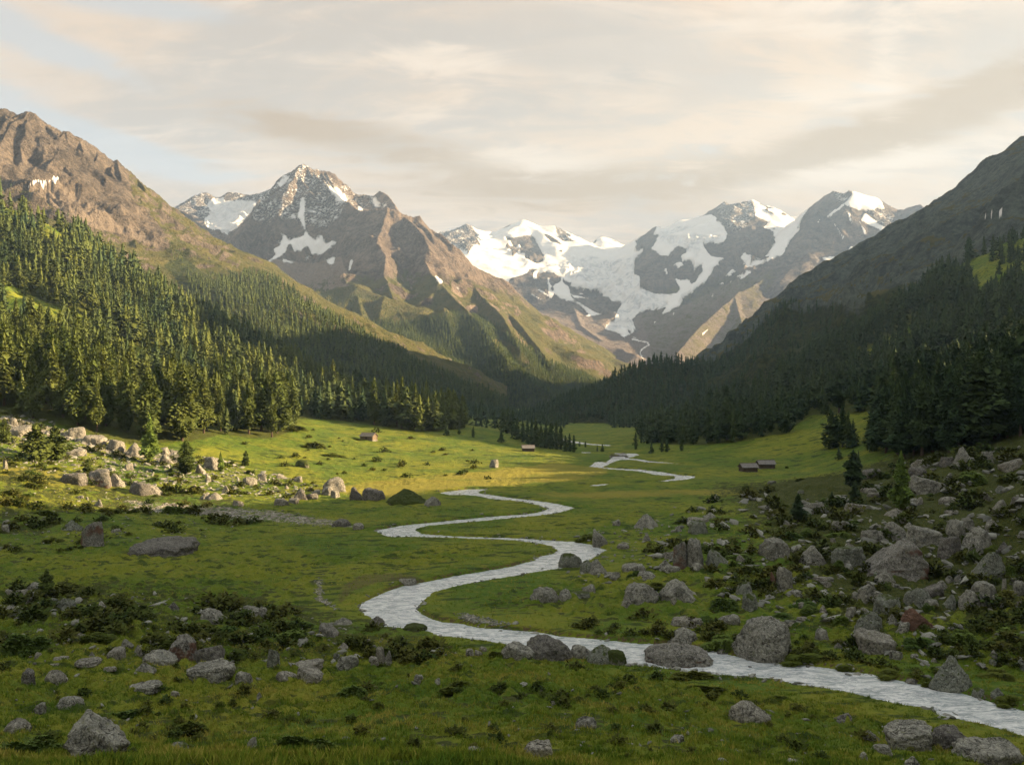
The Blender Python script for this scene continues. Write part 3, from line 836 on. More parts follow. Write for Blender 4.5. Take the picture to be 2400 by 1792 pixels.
patches = [crop(3, L) for L in ([(750,870),(780,870),(775,910),(750,900)], [(850,905),(870,910),(860,930),(900,1010),(880,1060),(830,1020),(780,985),(800,980),(860,1030)], [(720,1005),(760,1030),(815,1060),(780,1050)], [(980,990),(1010,1020),(1060,1030),(1145,1050),(1040,1045)], [(940,910),(960,920),(955,950)], [(1670,860),(1690,840),(1695,890)], [(1740,815),(1800,810),(1810,830),(1770,845)], [(1750,910),(1800,935),(1850,910),(1860,960),(1800,1000),(1750,1040),(1790,990)], [(1940,1290),(1975,1265),(1980,1268),(1940,1310)], [(2065,950),(2090,952),(2080,962)], [(1730,1150),(1750,1150),(1735,1170)], [(1600,1215),(1615,1220),(1605,1230)], [(1450,1325),(1560,1362),(1572,1385),(1520,1410),(1505,1430),(1530,1470),(1520,1475),(1498,1430),(1512,1405),(1560,1382),(1550,1368),(1440,1335)])]
patches += [crop(4, L) for L in ([(1095,410),(1250,445),(1290,490),(1300,525),(1140,542),(1040,500),(1090,460)], [(925,575),(1040,495),(1045,510),(940,585)], [(865,610),(885,590),(880,610)], [(1170,560),(1200,590),(1290,650),(1390,625),(1310,680),(1240,640),(1180,610)], [(900,840),(960,830),(1040,850),(1090,790),(1120,830),(1180,795),(1100,850),(1000,915),(960,880)], [(240,1010),(265,1012),(250,1022)], [(300,990),(325,993),(310,1000)], [(185,1080),(205,1078),(190,1090)], [(1060,540),(1080,560),(1095,620),(1080,600)], [(980,620),(1040,700),(1040,720)], [(1140,600),(1190,690),(1170,690)], [(370,850),(430,850),(400,870)], [(275,960),(310,930),(350,935),(300,970)], [(350,950),(410,915),(450,930),(390,962)])]
snow5 = np.maximum(snow5, gm(g5, patches, 0))
speck5 = gm(g5, [crop(4, [(180,500),(280,450),(460,450),(470,560),(420,640),(330,680),(290,660),(250,590)]), crop(4, [(970,400),(1090,390),(1060,470),(1000,500)]), crop(4, [(1170,520),(1330,520),(1390,640),(1310,640),(1180,560)]), crop(3, [(60,560),(300,500),(390,660),(290,720),(200,690)]), crop(3, [(820,570),(920,530),(1060,660),(980,720)])], 4)
snow5 = np.maximum(snow5 - .12 * (g5.slope > 1.2), speck5 * .42)
ice5 = gm(g5, [crop(3, [(900,830),(1180,760),(1230,800),(1440,800),(1480,900),(1530,980),(1640,1060),(1700,1090),(1500,1200),(1480,1300),(1250,1280),(1370,1100),(1200,1010),(1080,960)]), crop(3, [(1600,600),(1850,590),(2100,640),(1950,700),(1900,800),(1800,720)])], 5)
smoothz = blur(g5.H, 6) + fbm(X / 500, Y / 500, 4, 177) * 22 + fbm(X / 160, Y / 160, 3, 178) * 8 + ice5 * (ridged(X / 60, Y / 130, 4, 181) - .9) * 15
wS = blur((snow5 > .6).astype(float), 4) * .9
g5.Z = g5.Z * (1 - wS) + smoothz * wS
gr5 = gm(g5, [crop(4, [(-300,1100),(100,950),(450,920),(650,900),(500,1150),(300,1500),(-200,1500)])], 6) * .45
w5 = gm(g5, [crop(4, [(560,1150),(640,1100),(700,1090),(500,1300),(250,1500),(150,1500),(400,1250)])], 5) * .5
sc5 = gm(g5, [low_rock], 4) * .8
finish('m', g5, M_ICE, 'wide snowy massif with a glacier tongue at the valley head', snow5, gr5, sc5, w5, speck5, ice5)

# --- shaded mountain on the far bank
L7R = []
c = RL("2395 322 1700;2381 338 1720;2344 365 1760;2297 403 1800;2246 434 1860;2199 463 1920;2165 487 1960;2141 514 1990;2105 532 2030;2043 570 2110;2028 587 2130;1992 619 2170;1941 645 2240;1901 670 2300;1854 696 2360;1829 712 2390;1800 750 2400;1745 797 2400;1709 819 2400;1687 841 2380;1640 900 2300")
out = [(1500, 1300, 700), (1300, 1500, 650)]
c = [(1150, 520, 190), (1040, 640, 270), (960, 740, 370), (930, 850, 452), (940, 1000, 500), (970, 1200, 515), (1010, 1420, 525)] + c  # unseen ridge added out of frame, shaped to shade the wood opposite
L7R.append((c[:8], .78, .68, 220))
L7R.append((c[7:], .82, .66, 220))
for s in ("2395 322 1700;2330 430 1560;2260 520 1400;2170 610 1250", "2297 403 1800;2240 500 1660;2150 600 1480", "2165 487 1960;2100 600 1750;2020 700 1520", "2043 570 2110;1985 665 1880;1950 720 1720", "1941 645 2240;1895 715 2050", "2400 450 1500;2300 560 1330"):
    L7R.append((RL(s), .85, .72, 150))
add_spurs(L7R, c[9:17], 150, 240, .6, .95, 31)
g7 = build('m', (1400, 3900), (640, 2950), 2.4, 6, L7R, 24, 260, 191, zmin=-45)
w7 = gm(g7, [[(1640,860),(1687,838),(1745,792),(1800,745),(1829,706),(1870,722),(1960,715),(2060,690),(2120,660),(2100,780),(1900,860),(1800,920),(1600,960)]], 4) * .78
gr7 = np.clip(.62 + .25 * sstep(500, 700, g7.py) - .8 * sstep(.68, .95, g7.slope), 0, 1)
sn7 = gm(g7, [crop(4, [(1985,553),(2040,530),(2060,515),(2064,528),(2030,548)]), crop(4, [(1945,575),(1965,565),(1955,580)])], 0) * 1.
finish('m', g7, M_DARK, 'grey green mountainside in shade with a forested foot', sn7, gr7, gm(g7, [crop(4, [(1750,700),(2000,600),(2203,480),(2203,560),(1950,660),(1700,780),(1400,900)])], 5) * .5, w7)

# --- wooded hump closing the valley
L9R = [(RL("1400 935 1230;1430 915 1250;1460 885 1290;1490 865 1320;1527 853 1350;1563 847 1380;1600 853 1400;1654 856 1430;1700 850 1480;1760 845 1560"), .55, .42, 80),
       (RL("1563 847 1380;1560 900 1260;1550 960 1120"), .45, .4, 80), (RL("1654 856 1430;1660 910 1250;1650 970 1080"), .45, .4, 80), (RL("1490 865 1320;1480 930 1180;1450 980 1080"), .45, .4, 80), (RL("1720 880 1400;1740 930 1150"), .45, .4, 80)]
g9 = build('m', (1000, 1950), (880, 1800), 2.6, 5, L9R, 9, 120, 211, zmin=-30, rid=False)
w9 = np.full(g9.X.shape, .85)
o = finish('m', g9, M_DARK, 'low forest covered hump closing off the valley', None, None, None, w9)
o.name = 'hill'

# ------------------------------------------------------------------ foliage and bark
def m_needles(name, base, hi, use_obj):
    t = NT(name)
    if use_obj:
        r = t.n('ShaderNodeObjectInfo').outputs['Random']
        co = t.objco()
        nz = t.noise(co, 9.0, 4, .7)
    else:
        r = t.attr('tint')
        nz = t.noise(t.pos(), .6, 3, .7)
    c = t.mix(r, base, hi)
    c = t.mix(t.math('MULTIPLY', t.ramp(nz, .4, .7), .22), c, tuple(v * 1.5 for v in hi))
    c = t.mix(t.math('MULTIPLY', t.ramp(nz, .5, .3), .3), c, tuple(v * .5 for v in base))
    return t.set(c, .85, .12)


M_PINE = m_needles('pine needles', (.040, .062, .014), (.082, .100, .022), True)
M_PINE_SHADE = m_needles('shade darkened pine needles', (.024, .045, .020), (.050, .076, .026), True)  # same needles darkened for the shaded woods, shade put into the colour
M_WOOD = m_needles('forest needles', (.026, .050, .024), (.086, .104, .024), False)
M_LARCH = m_needles('larch needles', (.072, .115, .022), (.10, .15, .028), True)
M_JUN = m_needles('juniper', (.050, .088, .018), (.105, .145, .028), True)
t = NT('bark')
M_BARK = t.set(t.mix(t.noise(t.mapping(t.objco(), (8, 8, 1.5)), 6, 4, .7), (.030, .022, .016), (.11, .082, .060)), .95, .1)


def crown_geo(seed, n, R=.15, base=.06, shape='pine', size=.5, core=(8, 5), droop=.35):
    r = np.random.default_rng(seed)
    lob_a = r.uniform(0, 6.28, 5)

    def prof(u):
        if shape == 'spruce':
            return R * (1 - u) ** .85 * (.25 + .75 * sstep(-.05, .12, u)) * 1.15
        if shape == 'larch':
            return R * (1 - u) ** .9 * (.3 + .7 * sstep(0, .2, u)) * 1.1
        if shape == 'broad':
            return R * 1.15 * (1 - u) ** .55 * (.35 + .65 * sstep(-.05, .3, u))
        return R * (1 - u ** 1.6) ** .75 * (.45 + .55 * sstep(-.05, .3, u))
    u = r.beta(1.05, 1.45, n)
    th = r.uniform(0, 2 * np.pi, n)
    # tiers: gather the sprays into whorls so that gaps and shelves show
    tiers = 14 if shape != 'larch' else 18
    u = np.clip((np.floor(u * tiers) + r.normal(.5, .24, n)) / tiers, 0, .985)
    lob = 1 + .22 * np.sin(th * 2 + lob_a[0] + u * 9) + .16 * np.sin(th * 3 + lob_a[1] - u * 14) + .18 * np.sin(u * 23 + lob_a[2])
    pr = prof(u) * lob
    rad = pr * np.sqrt(r.uniform(.22, 1.1, n))
    z = base + (1 - base) * u
    d = np.stack([np.cos(th), np.sin(th), -droop + r.normal(0, .3, n) + .9 * u ** 3], -1)
    d /= np.linalg.norm(d, axis=1)[:, None]
    tg = np.stack([-np.sin(th), np.cos(th), r.normal(0, .35, n)], -1)
    c = np.stack([rad * np.cos(th), rad * np.sin(th), z], -1)
    s = (size * (pr * .8 + R * .22) * r.uniform(.55, 1.25, n))[:, None]
    back = c - d * s * .7
    tip = c + d * s * .8
    up = np.array([0, 0, 1.0])
    sl = c + tg * s * .55 - up * s * r.uniform(.05, .5, n)[:, None]
    sr = c - tg * s * .55 - up * s * r.uniform(.05, .5, n)[:, None]
    V = np.stack([back, sl, tip, sr], 1).reshape(-1, 3)
    i = np.arange(n) * 4
    Fc = np.concatenate([np.stack([i, i + 1, i + 2], -1), np.stack([i, i + 2, i + 3], -1)])
    # dark inner body, jagged tiers
    sd, tr = core
    vs, fs = [], []
    for k in range(tr):
        u0, u1 = k / tr, (k + 1.55) / tr
        rr = prof(np.array(min(.97, u0))) * .78
        z0 = base + (1 - base) * u0
        z1 = min(1.0, base + (1 - base) * u1)
        b0 = len(vs)
        a0 = r.uniform(0, 6.28)
        for q in range(sd):
            a = a0 + 2 * np.pi * q / sd
            jr = rr * r.uniform(.7, 1.22)
            vs.append((jr * math.cos(a), jr * math.sin(a), z0 + r.uniform(-.35, .35) / tr))
        vs.append((r.normal(0, .01), r.normal(0, .01), z1))
        fs += [(b0 + q, b0 + (q + 1) % sd, b0 + sd) for q in range(sd)]
    return np.concatenate([V, np.array(vs)]), np.concatenate([Fc, np.array(fs) + len(V)])


def trunk_geo(seed, top=.9, r0=.016):
    r = np.random.default_rng(seed)
    vs, fs = [], []
    N, K = 7, 7
    for k in range(K):
        u = k / (K - 1)
        rr = r0 * (1 - u * .85) * (1.5 if k == 0 else 1)
        ox, oy = r.normal(0, .003, 2)
        for q in range(N):
            a = 2 * np.pi * q / N
            vs.append((ox + rr * math.cos(a) * r.uniform(.85, 1.15), oy + rr * math.sin(a) * r.uniform(.85, 1.15), -.03 + u * (top + .03)))
    for k in range(K - 1):
        for q in range(N):
            a, b = k * N + q, k * N + (q + 1) % N
            fs += [(a, b, b + N), (a, b + N, a + N)]
    # a few dead side limbs
    for _ in range(9):
        z, a, L = r.uniform(.05, .5), r.uniform(0, 6.28), r.uniform(.05, .11)
        b0 = len(vs)
        dx, dy = math.cos(a), math.sin(a)
        vs += [(0, 0, z - .004), (0, 0, z + .005), (dx * L, dy * L, z + r.uniform(-.02, .03))]
        vs += [(-dy * .005, dx * .005, z)]
        fs += [(b0, b0 + 2, b0 + 1), (b0, b0 + 3, b0 + 2), (b0 + 1, b0 + 2, b0 + 3)]
    return np.array(vs), np.array(fs)


SHAPES = ['pine', 'spruce', 'pine', 'broad', 'pine', 'spruce']
HERO = [mesh_np('pine_crown', *crown_geo(10 + i, 2600, (.15, .16, .135, .18, .125, .15)[i], .05 + .05 * (i % 3), s, .25, (11, 8)), False, None, M_PINE) for i, s in enumerate(SHAPES)]
HTRUNK = [mesh_np('pine_trunk', *trunk_geo(30 + i), True, None, M_BARK) for i in range(3)]
HERO_SHADE = []
for q_ in HERO:
    q_ = q_.copy()
    q_.materials[0] = M_PINE_SHADE
    HERO_SHADE.append(q_)
LARCH = [mesh_np('larch_crown', *crown_geo(50 + i, 1500, .17, .05, 'larch', .34, (7, 6), .2), False, None, M_LARCH) for i in range(2)]
BUSHY = [mesh_np('sapling_crown', *crown_geo(60 + i, 900, .30, .0, 'broad', .34, (10, 5)), False, None, M_PINE) for i in range(2)]
MID = [crown_geo(100 + i, 260, (.15, .16, .14, .18)[i % 4], .05, SHAPES[i % 6], .46, (8, 6)) for i in range(8)]
FAR = [crown_geo(200 + i, 34, (.155, .165, .145)[i % 3], .02, SHAPES[i % 6], .85, (6, 4)) for i in range(6)]
TINY = [crown_geo(300 + i, 9, .16, .0, SHAPES[i % 6], 1.0, (5, 3)) for i in range(5)]


def tree(name, label, group, x, y, z, h, wv, crown, trunk, rot, cat='tree'):
    o = bpy.data.objects.new(name, None)
    o.empty_display_size = .5
    COL.objects.link(o)
    o.location = (x, y, z)
    o.rotation_euler = (0, 0, rot)
    o.scale = (h * wv, h * wv, h)
    o['label'], o['category'] = label, cat
    if group:
        o['group'] = group
    for nm, me in (('crown', crown), ('trunk', trunk)):
        c = bpy.data.objects.new(nm, me)
        COL.objects.link(c)
        c.parent = o
    return o


def thin(xy, spacing, order=None):
    cell = {}
    keep = []
    for i in (range(len(xy)) if order is None else order):
        x, y = xy[i]
        s = spacing if np.isscalar(spacing) else spacing[i]
        cx, cy = int(x // 12), int(y // 12)
        ok = True
        for a in (cx - 1, cx, cx + 1):
            for b in (cy - 1, cy, cy + 1):
                for (u, v) in cell.get((a, b), ()):
                    if (u - x) ** 2 + (v - y) ** 2 < s * s:
                        ok = False
                        break
                if not ok:
                    break
            if not ok:
                break
        if ok:
            cell.setdefault((cx, cy), []).append((x, y))
            keep.append(i)
    return np.array(keep, int)


def scatter(zf_, pxr, yr_, n, polys, holes, spacing, seed, dens=None):
    r = np.random.default_rng(seed)
    Y = np.sqrt(r.uniform(yr_[0] ** 2, yr_[1] ** 2, n))
    X = (r.uniform(pxr[0], pxr[1], n) - CX) / F * Y
    Zt = zf_(X, Y)
    px, py = proj(X, Y, Zt)
    m = np.zeros(n, bool)
    for p in polys:
        m |= inpoly(px, py, p)
    for p in holes:
        m &= ~inpoly(px, py, p) | (r.uniform(0, 1, n) < .02)
    if dens is not None:
        m &= r.uniform(0, 1, n) < dens(X, Y, px, py)
    X, Y, Zt = X[m], Y[m], Zt[m]
    k = thin(np.stack([X, Y], -1), spacing)
    return np.stack([X[k], Y[k], Zt[k]], -1)


trees = []     # x, y, z, h, region


def add_trees(P, h0, h1, region, seed):
    r = np.random.default_rng(seed)
    for p in P:
        trees.append((p[0], p[1], p[2], r.uniform(h0, h1) * (.95 + .5 * float(pn(p[0] / 30, p[1] / 30, 303))) * (1 if r.random() > .12 else .6) * (1.28 - .28 * float(sstep(380, 560, p[1])) if region == 0 else 1), region))


def clump(X, Y, px, py):
    return .22 + .9 * (fbm(X / 42, Y / 42, 3, 301) > -.12)


LW = [LEFT_WOOD]
add_trees(scatter(gz, (-420, 1200), (318, 1010), 60000, LW, LEFT_CLEAR, 7.4, 1, clump), 16, 27, 0, 1)
add_trees(scatter(gz, (-420, 700), (500, 1010), 9000, [[(-420,395),(0,425),(184,520),(330,612),(330,640),(184,560),(60,470),(0,455),(-420,425)]], [], 13, 2), 8, 14, 0, 2)
add_trees(scatter(gz, (1480, 2440), (420, 1050), 60000, [RIGHT_WOOD], RIGHT_CLEAR, 8.0, 3, clump), 15, 25, 1, 3)
add_trees(scatter(gz, (2060, 2440), (268, 440), 9000, [[(2075,1062),(2110,1080),(2230,1060),(2400,1022),(2700,960),(2700,820),(2060,880)]], [], 6.5, 4), 24, 34, 2, 4)
def one(px, py, hpx, region, ymin=60):
    x, y, z = (float(v[0]) for v in hit(px, py, ymin))
    trees.append((x, y, z - .2, hpx / F * y, region))
for q in ((1225,1036,55),(1236,1040,62),(1246,1043,70),(1255,1046,72),(1268,1048,60),(1280,1050,66),(1292,1052,72),(1304,1053,70),(1314,1054,62),(1325,1058,42),(1335,1058,46),(1345,1059,44),(1372,1048,18),(1358,1046,14),(1400,1058,18),(1412,1058,22),(1490,1053,44),(1503,1038,20),(1518,1040,52),(1530,1038,60),(1541,1037,66),(1553,1036,62),(1563,1036,58),(1527,1062,34),(1551,1059,36),(1563,1059,34),(1597,1056,30),(1115,998,62),(1128,1000,70),(1140,1002,52),(1160,1004,48),(1178,1012,60),(1190,1016,66),(1202,1020,64),(1212,1030,58),(1047,1020,32),(1076,1018,24),(1109,1025,28),(1175,1037,36),(1330,990,30),(1345,992,34),(1322,1003,24)):
    one(*q, 3)
for q in ((1948,1052,96),(1960,1050,84),(1975,1048,104),(1988,1050,92),(2000,1048,70),(1966,1077,34),(2036,1052,70),(2043,1057,90),(2052,1058,66),(2045,1000,60),(2012,1092,40)):
    one(*q, 4)
trees = np.array(trees)
pxt, pyt = proj(trees[:, 0], trees[:, 1], trees[:, 2])
big = trees[:, 3] / trees[:, 1]
inframe = (pxt > -40) & (pxt < 2440) & (pyt > 300)
# is the top of the tree in sight? (march along the line of sight)
vis = np.zeros(len(trees), bool)
topz = trees[:, 2] + trees[:, 3] * .9
ts = np.linspace(.15, .97, 90)
vis = np.ones(len(trees), bool)
for tt in ts:
    zz = EYE + (topz - EYE) * tt
    vis &= gz(trees[:, 0] * tt, trees[:, 1] * tt) < zz + .5
score = np.where(inframe & vis, big, 0)
NP_HAND = 14
order = np.argsort(-score)
solo = set(order[:300 - NP_HAND].tolist())
print('trees', len(trees), 'visible', int((inframe & vis).sum()))
REG = ['stone pine standing in the sunlit wood on the western slope', 'dark conifer in the shaded wood on the opposite slope', 'tall nearly black conifer in the grove above the boulder field',
       'small dark conifer standing on the meadow near the river bend', 'dark conifer of the loose clump beside the boulder field']
GRP = ['pines of the sunlit wood', 'conifers of the shaded wood', 'tall conifers above the boulder field', 'scattered conifers on the valley meadow', 'clump of conifers beside the boulder field']
rr = random.Random(5)
for i in sorted(solo):
    x, y, z, h, g = trees[i]
    tree('pine_tree', REG[int(g)], GRP[int(g)], x, y, z - .3, h, rr.uniform(*((.72, 1.05) if g == 0 else (.9, 1.3))) * (1.15 if g == 3 else 1), (HERO if g == 0 else HERO_SHADE)[rr.randrange(6)], HTRUNK[rr.randrange(3)], rr.uniform(0, 6.28))
# single trees with a look of their own
for px, py, hp, kind, wv, lab in (
        (2112, 1194, 142, 'larch', 1.0, 'light green feathery larch standing alone among the boulders'),
        (2000, 1152, 100, 'pine', 1.75, 'very dark bushy pine with its crown down to the ground beside the larch'),
        (2004, 1176, 52, 'pine', 1.6, 'young pine at the foot of the very dark bushy pine'),
        (1871, 1232, 72, 'pine', 1.6, 'small dark pine on the lower edge of the boulder field'),
        (1950, 1184, 32, 'pine', 1.2, 'knee high thin pine sapling between two bushes above the boulder field'),
        (109, 1399, 62, 'bush', .95, 'small dark spruce beside a pale rock in the shaded meadow'),
        (84, 1080, 92, 'bush', 1.0, 'broad bushy sunlit pine in front of the pale rubble'),
        (128, 1078, 84, 'bush', 1.0, 'second bushy sunlit pine touching the broad one before the rubble'),
        (351, 1086, 118, 'larch', .95, 'yellow green pine standing forward of the wood beside the pale pyramid rock'),
        (436, 1110, 80, 'pine', 1.35, 'dark green pine beside the pale blocky boulder'),
        (517, 1106, 48, 'larch', 1.0, 'slender sapling just past the pale blocky boulder'),
        (207, 1115, 40, 'bush', .9, 'small round green sapling above the broken brown outcrop'),
        (10, 1040, 62, 'pine', 1.2, 'pine at the upper end of the pale rubble by the frame edge'),
        (576, 1085, 30, 'bush', .8, 'short sapling on the sunlit grass past the rubble')):
    x, y, z = (float(v[0]) for v in hit(px, py, 60))
    me = LARCH[rr.randrange(2)] if kind == 'larch' else BUSHY[rr.randrange(2)] if kind == 'bush' else (HERO_SHADE if px > 1500 else HERO)[rr.choice((0, 2, 3, 4))]
    tree('pine_tree' if kind != 'larch' or px < 1000 else 'larch_tree', lab, None, x, y, z - .15, hp / F * y, wv, me, HTRUNK[rr.randrange(3)], rr.uniform(0, 6.28))


def merge(P, H, Wd, geos, seed, tint=None):
    """many trees in one mesh: P bases, H heights"""
    r = np.random.default_rng(seed)
    n = len(P)
    kind = r.integers(0, len(geos), n)
    rot = r.uniform(0, 6.28, n)
    ti = r.uniform(0, 1, n) if tint is None else tint
    VV, FF, TT = [], [], []
    off = 0
    for k, (V, Fc) in enumerate(geos):
        idx = np.where(kind == k)[0]
        if not len(idx):
            continue
        c, s = np.cos(rot[idx])[:, None], np.sin(rot[idx])[:, None]
        w = (H[idx] * Wd[idx])[:, None]
        x = (V[None, :, 0] * c - V[None, :, 1] * s) * w + P[idx, 0][:, None]
        y = (V[None, :, 0] * s + V[None, :, 1] * c) * w + P[idx, 1][:, None]
        z = V[None, :, 2] * H[idx][:, None] + P[idx, 2][:, None] - .3
        VV.append(np.stack([x, y, z], -1).reshape(-1, 3))
        FF.append((Fc[None] + (np.arange(len(idx)) * len(V))[:, None, None] + off).reshape(-1, 3))
        TT.append(np.repeat(ti[idx], len(V)))
        off += len(idx) * len(V)
    return np.concatenate(VV), np.concatenate(FF), np.concatenate(TT)


rest = np.array([i for i in range(len(trees)) if i not in solo])
Pm = trees[rest]
rw = np.random.default_rng(77)
mid_m = Pm[:, 1] < 820
tin = np.where(Pm[:, 4] == 0, np.clip(rw.beta(1.3, 1.1, len(Pm)) * .7 + .2 + .9 * fbm(Pm[:, 0] / 60, Pm[:, 1] / 60, 2, 305), 0, 1), rw.uniform(0, .28, len(Pm)))  # woods off the sunlit slope tinted darker, shade put into the needles
parts_ = [merge(Pm[mid_m, :3], Pm[mid_m, 3], rw.uniform(.92, 1.3, mid_m.sum()), MID, 1, tin[mid_m]), merge(Pm[~mid_m, :3], Pm[~mid_m, 3], rw.uniform(1.0, 1.45, (~mid_m).sum()), FAR, 2, tin[~mid_m])]


def dn(sc, thr, seed):
    return lambda X, Y, px, py: (fbm(X / sc, Y / sc, 3, seed) > thr) * 1.0


W2 = [[(440,650),(500,670),(560,650),(600,640),(640,650),(700,695),(760,735),(870,790),(1010,868),(1110,905),(1200,950),(1250,1000),(1000,1030),(700,960),(560,800),(440,700)]]
far_P = []
P_ = scatter(g2.z_at, (380, 1190), (1200, 2800), 160000, W2, [], 7.2, 11, dn(120, -.55, 311))
far_P.append((P_, 13, 22, FAR))
P_ = scatter(g2.z_at, (300, 900), (1400, 2700), 30000, [[(380,560),(450,590),(560,650),(640,690),(720,735),(700,745),(600,705),(500,690),(420,640)]], [], 11, 12, dn(60, .0, 313))
far_P.append((P_, 6, 12, TINY))
P_ = scatter(g3.z_at, (820, 1480), (1500, 3500), 260000, WOOD3, [crop(3, [(450,1350),(640,1480),(720,1500),(640,1400),(500,1330)]), crop(3, [(700,1180),(840,1250),(1000,1330),(1120,1560),(980,1520),(850,1400),(780,1300)])], 8.2, 13, dn(140, -.5, 315))
far_P.append((P_, 12, 19, TINY))
P_ = scatter(g3.z_at, (700, 1300), (2300, 3300), 20000, [[(660,660),(740,680),(900,700),(1000,740),(1150,750),(1250,800),(1200,800),(1000,760),(850,790),(740,770)]], [], 13, 14, dn(90, -.1, 317))
far_P.append((P_, 8, 13, TINY))
P_ = scatter(g9.z_at, (1150, 1900), (900, 1700), 60000, [[(1150,870),(1400,900),(1490,845),(1560,820),(1700,830),(1900,820),(1900,1060),(1150,1060)]], [], 9, 15)
P_ = P_[P_[:, 2] > zfloor(P_[:, 1]) + 2.5]
far_P.append((P_, 14, 21, FAR))
W7 = [[(1400,1000),(1420,900),(1500,845),(1640,850),(1687,838),(1745,792),(1800,745),(1829,706),(1862,715),(1960,735),(2060,700),(2120,665),(2130,760),(1950,830),(1850,900),(1700,980),(1600,990)]]
P_ = scatter(g7.z_at, (1400, 2200), (1000, 2600), 110000, W7, [crop(4, [(860,1240),(960,1190),(1100,1060),(1000,1110),(900,1180)])], 10, 16, dn(110, -.2, 319))
far_P.append((P_, 13, 20, TINY))
P_ = scatter(gz, (1000, 1640), (930, 1500), 30000, [[(1000,975),(1180,985),(1310,1000),(1360,985),(1420,985),(1440,1003),(1560,1003),(1640,990),(1640,900),(1000,900)]], [], 9, 17)
far_P.append((P_, 12, 19, FAR))
P_ = scatter(g2.z_at, (-420, 300), (1200, 1900), 20000, [[(-420,420),(0,420),(100,470),(260,560),(300,600),(0,560)]], [], 22, 18)
far_P.append((P_, 5, 9, TINY))
for k, (P_, h0, h1, ge) in enumerate(far_P):
    print('far', k, len(P_))
    if len(P_):
        parts_.append(merge(P_, rw.uniform(h0, h1, len(P_)), rw.uniform(.95, 1.35, len(P_)), ge, 20 + k, rw.uniform(*((.3, .85) if k < 4 or k == 7 else (0, .3)), len(P_))))  # far woods lying in shade get darker tints, shade painted in
off = 0
VV, FF, TT = [], [], []
for V, Fc, ti in parts_:
    VV.append(V)
    FF.append(Fc + off)
    TT.append(ti)
    off += len(V)
fm = mesh_np('forest', np.concatenate(VV), np.concatenate(FF), False, {'tint': np.concatenate(TT)}, M_WOOD)
print('forest tris', len(fm.polygons))
link('forest', fm, None, 'dense conifer forest covering the valley sides', 'forest', 'stuff')

# ------------------------------------------------------------------ rock
def m_rock(name, dark, light, moss=0.0, rust=0.0):
    t = NT(name)
    co = t.objco()
    rnd = t.n('ShaderNodeObjectInfo').outputs['Random']
    off = t.n('ShaderNodeVectorMath', operation='ADD')
    t.l(t.pos(), off.inputs[0])
    cmb = t.n('ShaderNodeCombineXYZ')
    for k in range(3):
        t.l(t.math('MULTIPLY', rnd, 91.0), cmb.inputs[k])
    t.l(cmb.outputs[0], off.inputs[1])
    p = off.outputs[0]
    n1 = t.noise(p, .7, 5, .65, .4)
    n2 = t.noise(p, 2.6, 5, .75)
    n3 = t.noise(p, 9., 4, .75)
    c = t.mix(t.ramp(n1, .3, .7), dark, light)
    c = t.mix(t.math('MULTIPLY', rnd, .35), c, tuple(v * .55 for v in light))
    c = t.mix(t.math('MULTIPLY', t.ramp(n2, .50, .70), .75), c, tuple(min(.6, v * 1.45) for v in light))
    c = t.mix(t.math('MULTIPLY', t.ramp(n2, .48, .30), .8), c, tuple(v * .35 for v in dark))
    c = t.mix(t.math('MULTIPLY', t.ramp(n3, .54, .66), .5), c, (.44, .43, .38))
    c = t.mix(t.math('MULTIPLY', t.ramp(n3, .47, .36), .8), c, (.035, .033, .028))
    li = t.ramp(t.noise(p, 1.6, 5, .75), .56, .68)
    c = t.mix(t.math('MULTIPLY', li, .5), c, (.17, .175, .075))
    crk = t.ramp(t.math('ABSOLUTE', t.math('SUBTRACT', t.noise(p, .8, 3, .55, 1.4), .5)), .022, .0)
    c = t.mix(t.math('MULTIPLY', crk, .8), c, (.03, .026, .02))
    nz = t.n('ShaderNodeSeparateXYZ')
    t.l(t.n('ShaderNodeNewGeometry').outputs['Normal'], nz.inputs[0])
    up = nz.outputs[2]
    if moss:
        mm = t.ramp(t.math('ADD', t.math('MULTIPLY', up, .55), t.math('MULTIPLY', t.math('SUBTRACT', n1, .5), 2.2)), 1.0 - moss, 1.25 - moss)
        c = t.mix(mm, c, t.mix(n2, (.022, .040, .008), (.075, .088, .018)))
    if rust:
        rm = t.ramp(t.math('SUBTRACT', t.math('MULTIPLY', t.math('SUBTRACT', t.noise(p, .35, 3, .5), .5), 2.0), t.math('MULTIPLY', up, .8)), .2 - rust, .5 - rust)
        c = t.mix(rm, c, t.mix(n2, (.085, .048, .034), (.17, .098, .066)))
    t.bump(t.math('ADD', t.math('SUBTRACT', t.math('MULTIPLY', n1, .8), t.math('MULTIPLY', crk, .25)), t.math('ADD', t.math('MULTIPLY', n2, .22), t.math('MULTIPLY', n3, .06))), 1.0, .8)
    return t.set(c, .92, .2)


MR = {'g': m_rock('grey granite', (.112, .112, .094), (.300, .292, .245), .20), 'm': m_rock('mossy granite', (.11, .115, .09), (.22, .235, .195), .62),
      'r': m_rock('rust streaked granite', (.12, .115, .10), (.23, .22, .19), 0, .35), 'R': m_rock('rust red granite', (.12, .06, .04), (.20, .11, .075), 0, .9),
      'd': m_rock('dark weathered granite', (.085, .080, .072), (.17, .16, .14)), 'p': m_rock('pale granite', (.145, .138, .115), (.30, .283, .235)),
      'M': m_rock('turf covered rock', (.10, .10, .08), (.2, .19, .15), 1.15)}


def pn3(x, y, z, s=0):
    return (pn(x + z * .37, y - z * .21, s) + pn(y + x * .31, z - x * .17, s + 1) + pn(z + y * .23, x - y * .29, s + 2)) * .6


_ico = {}


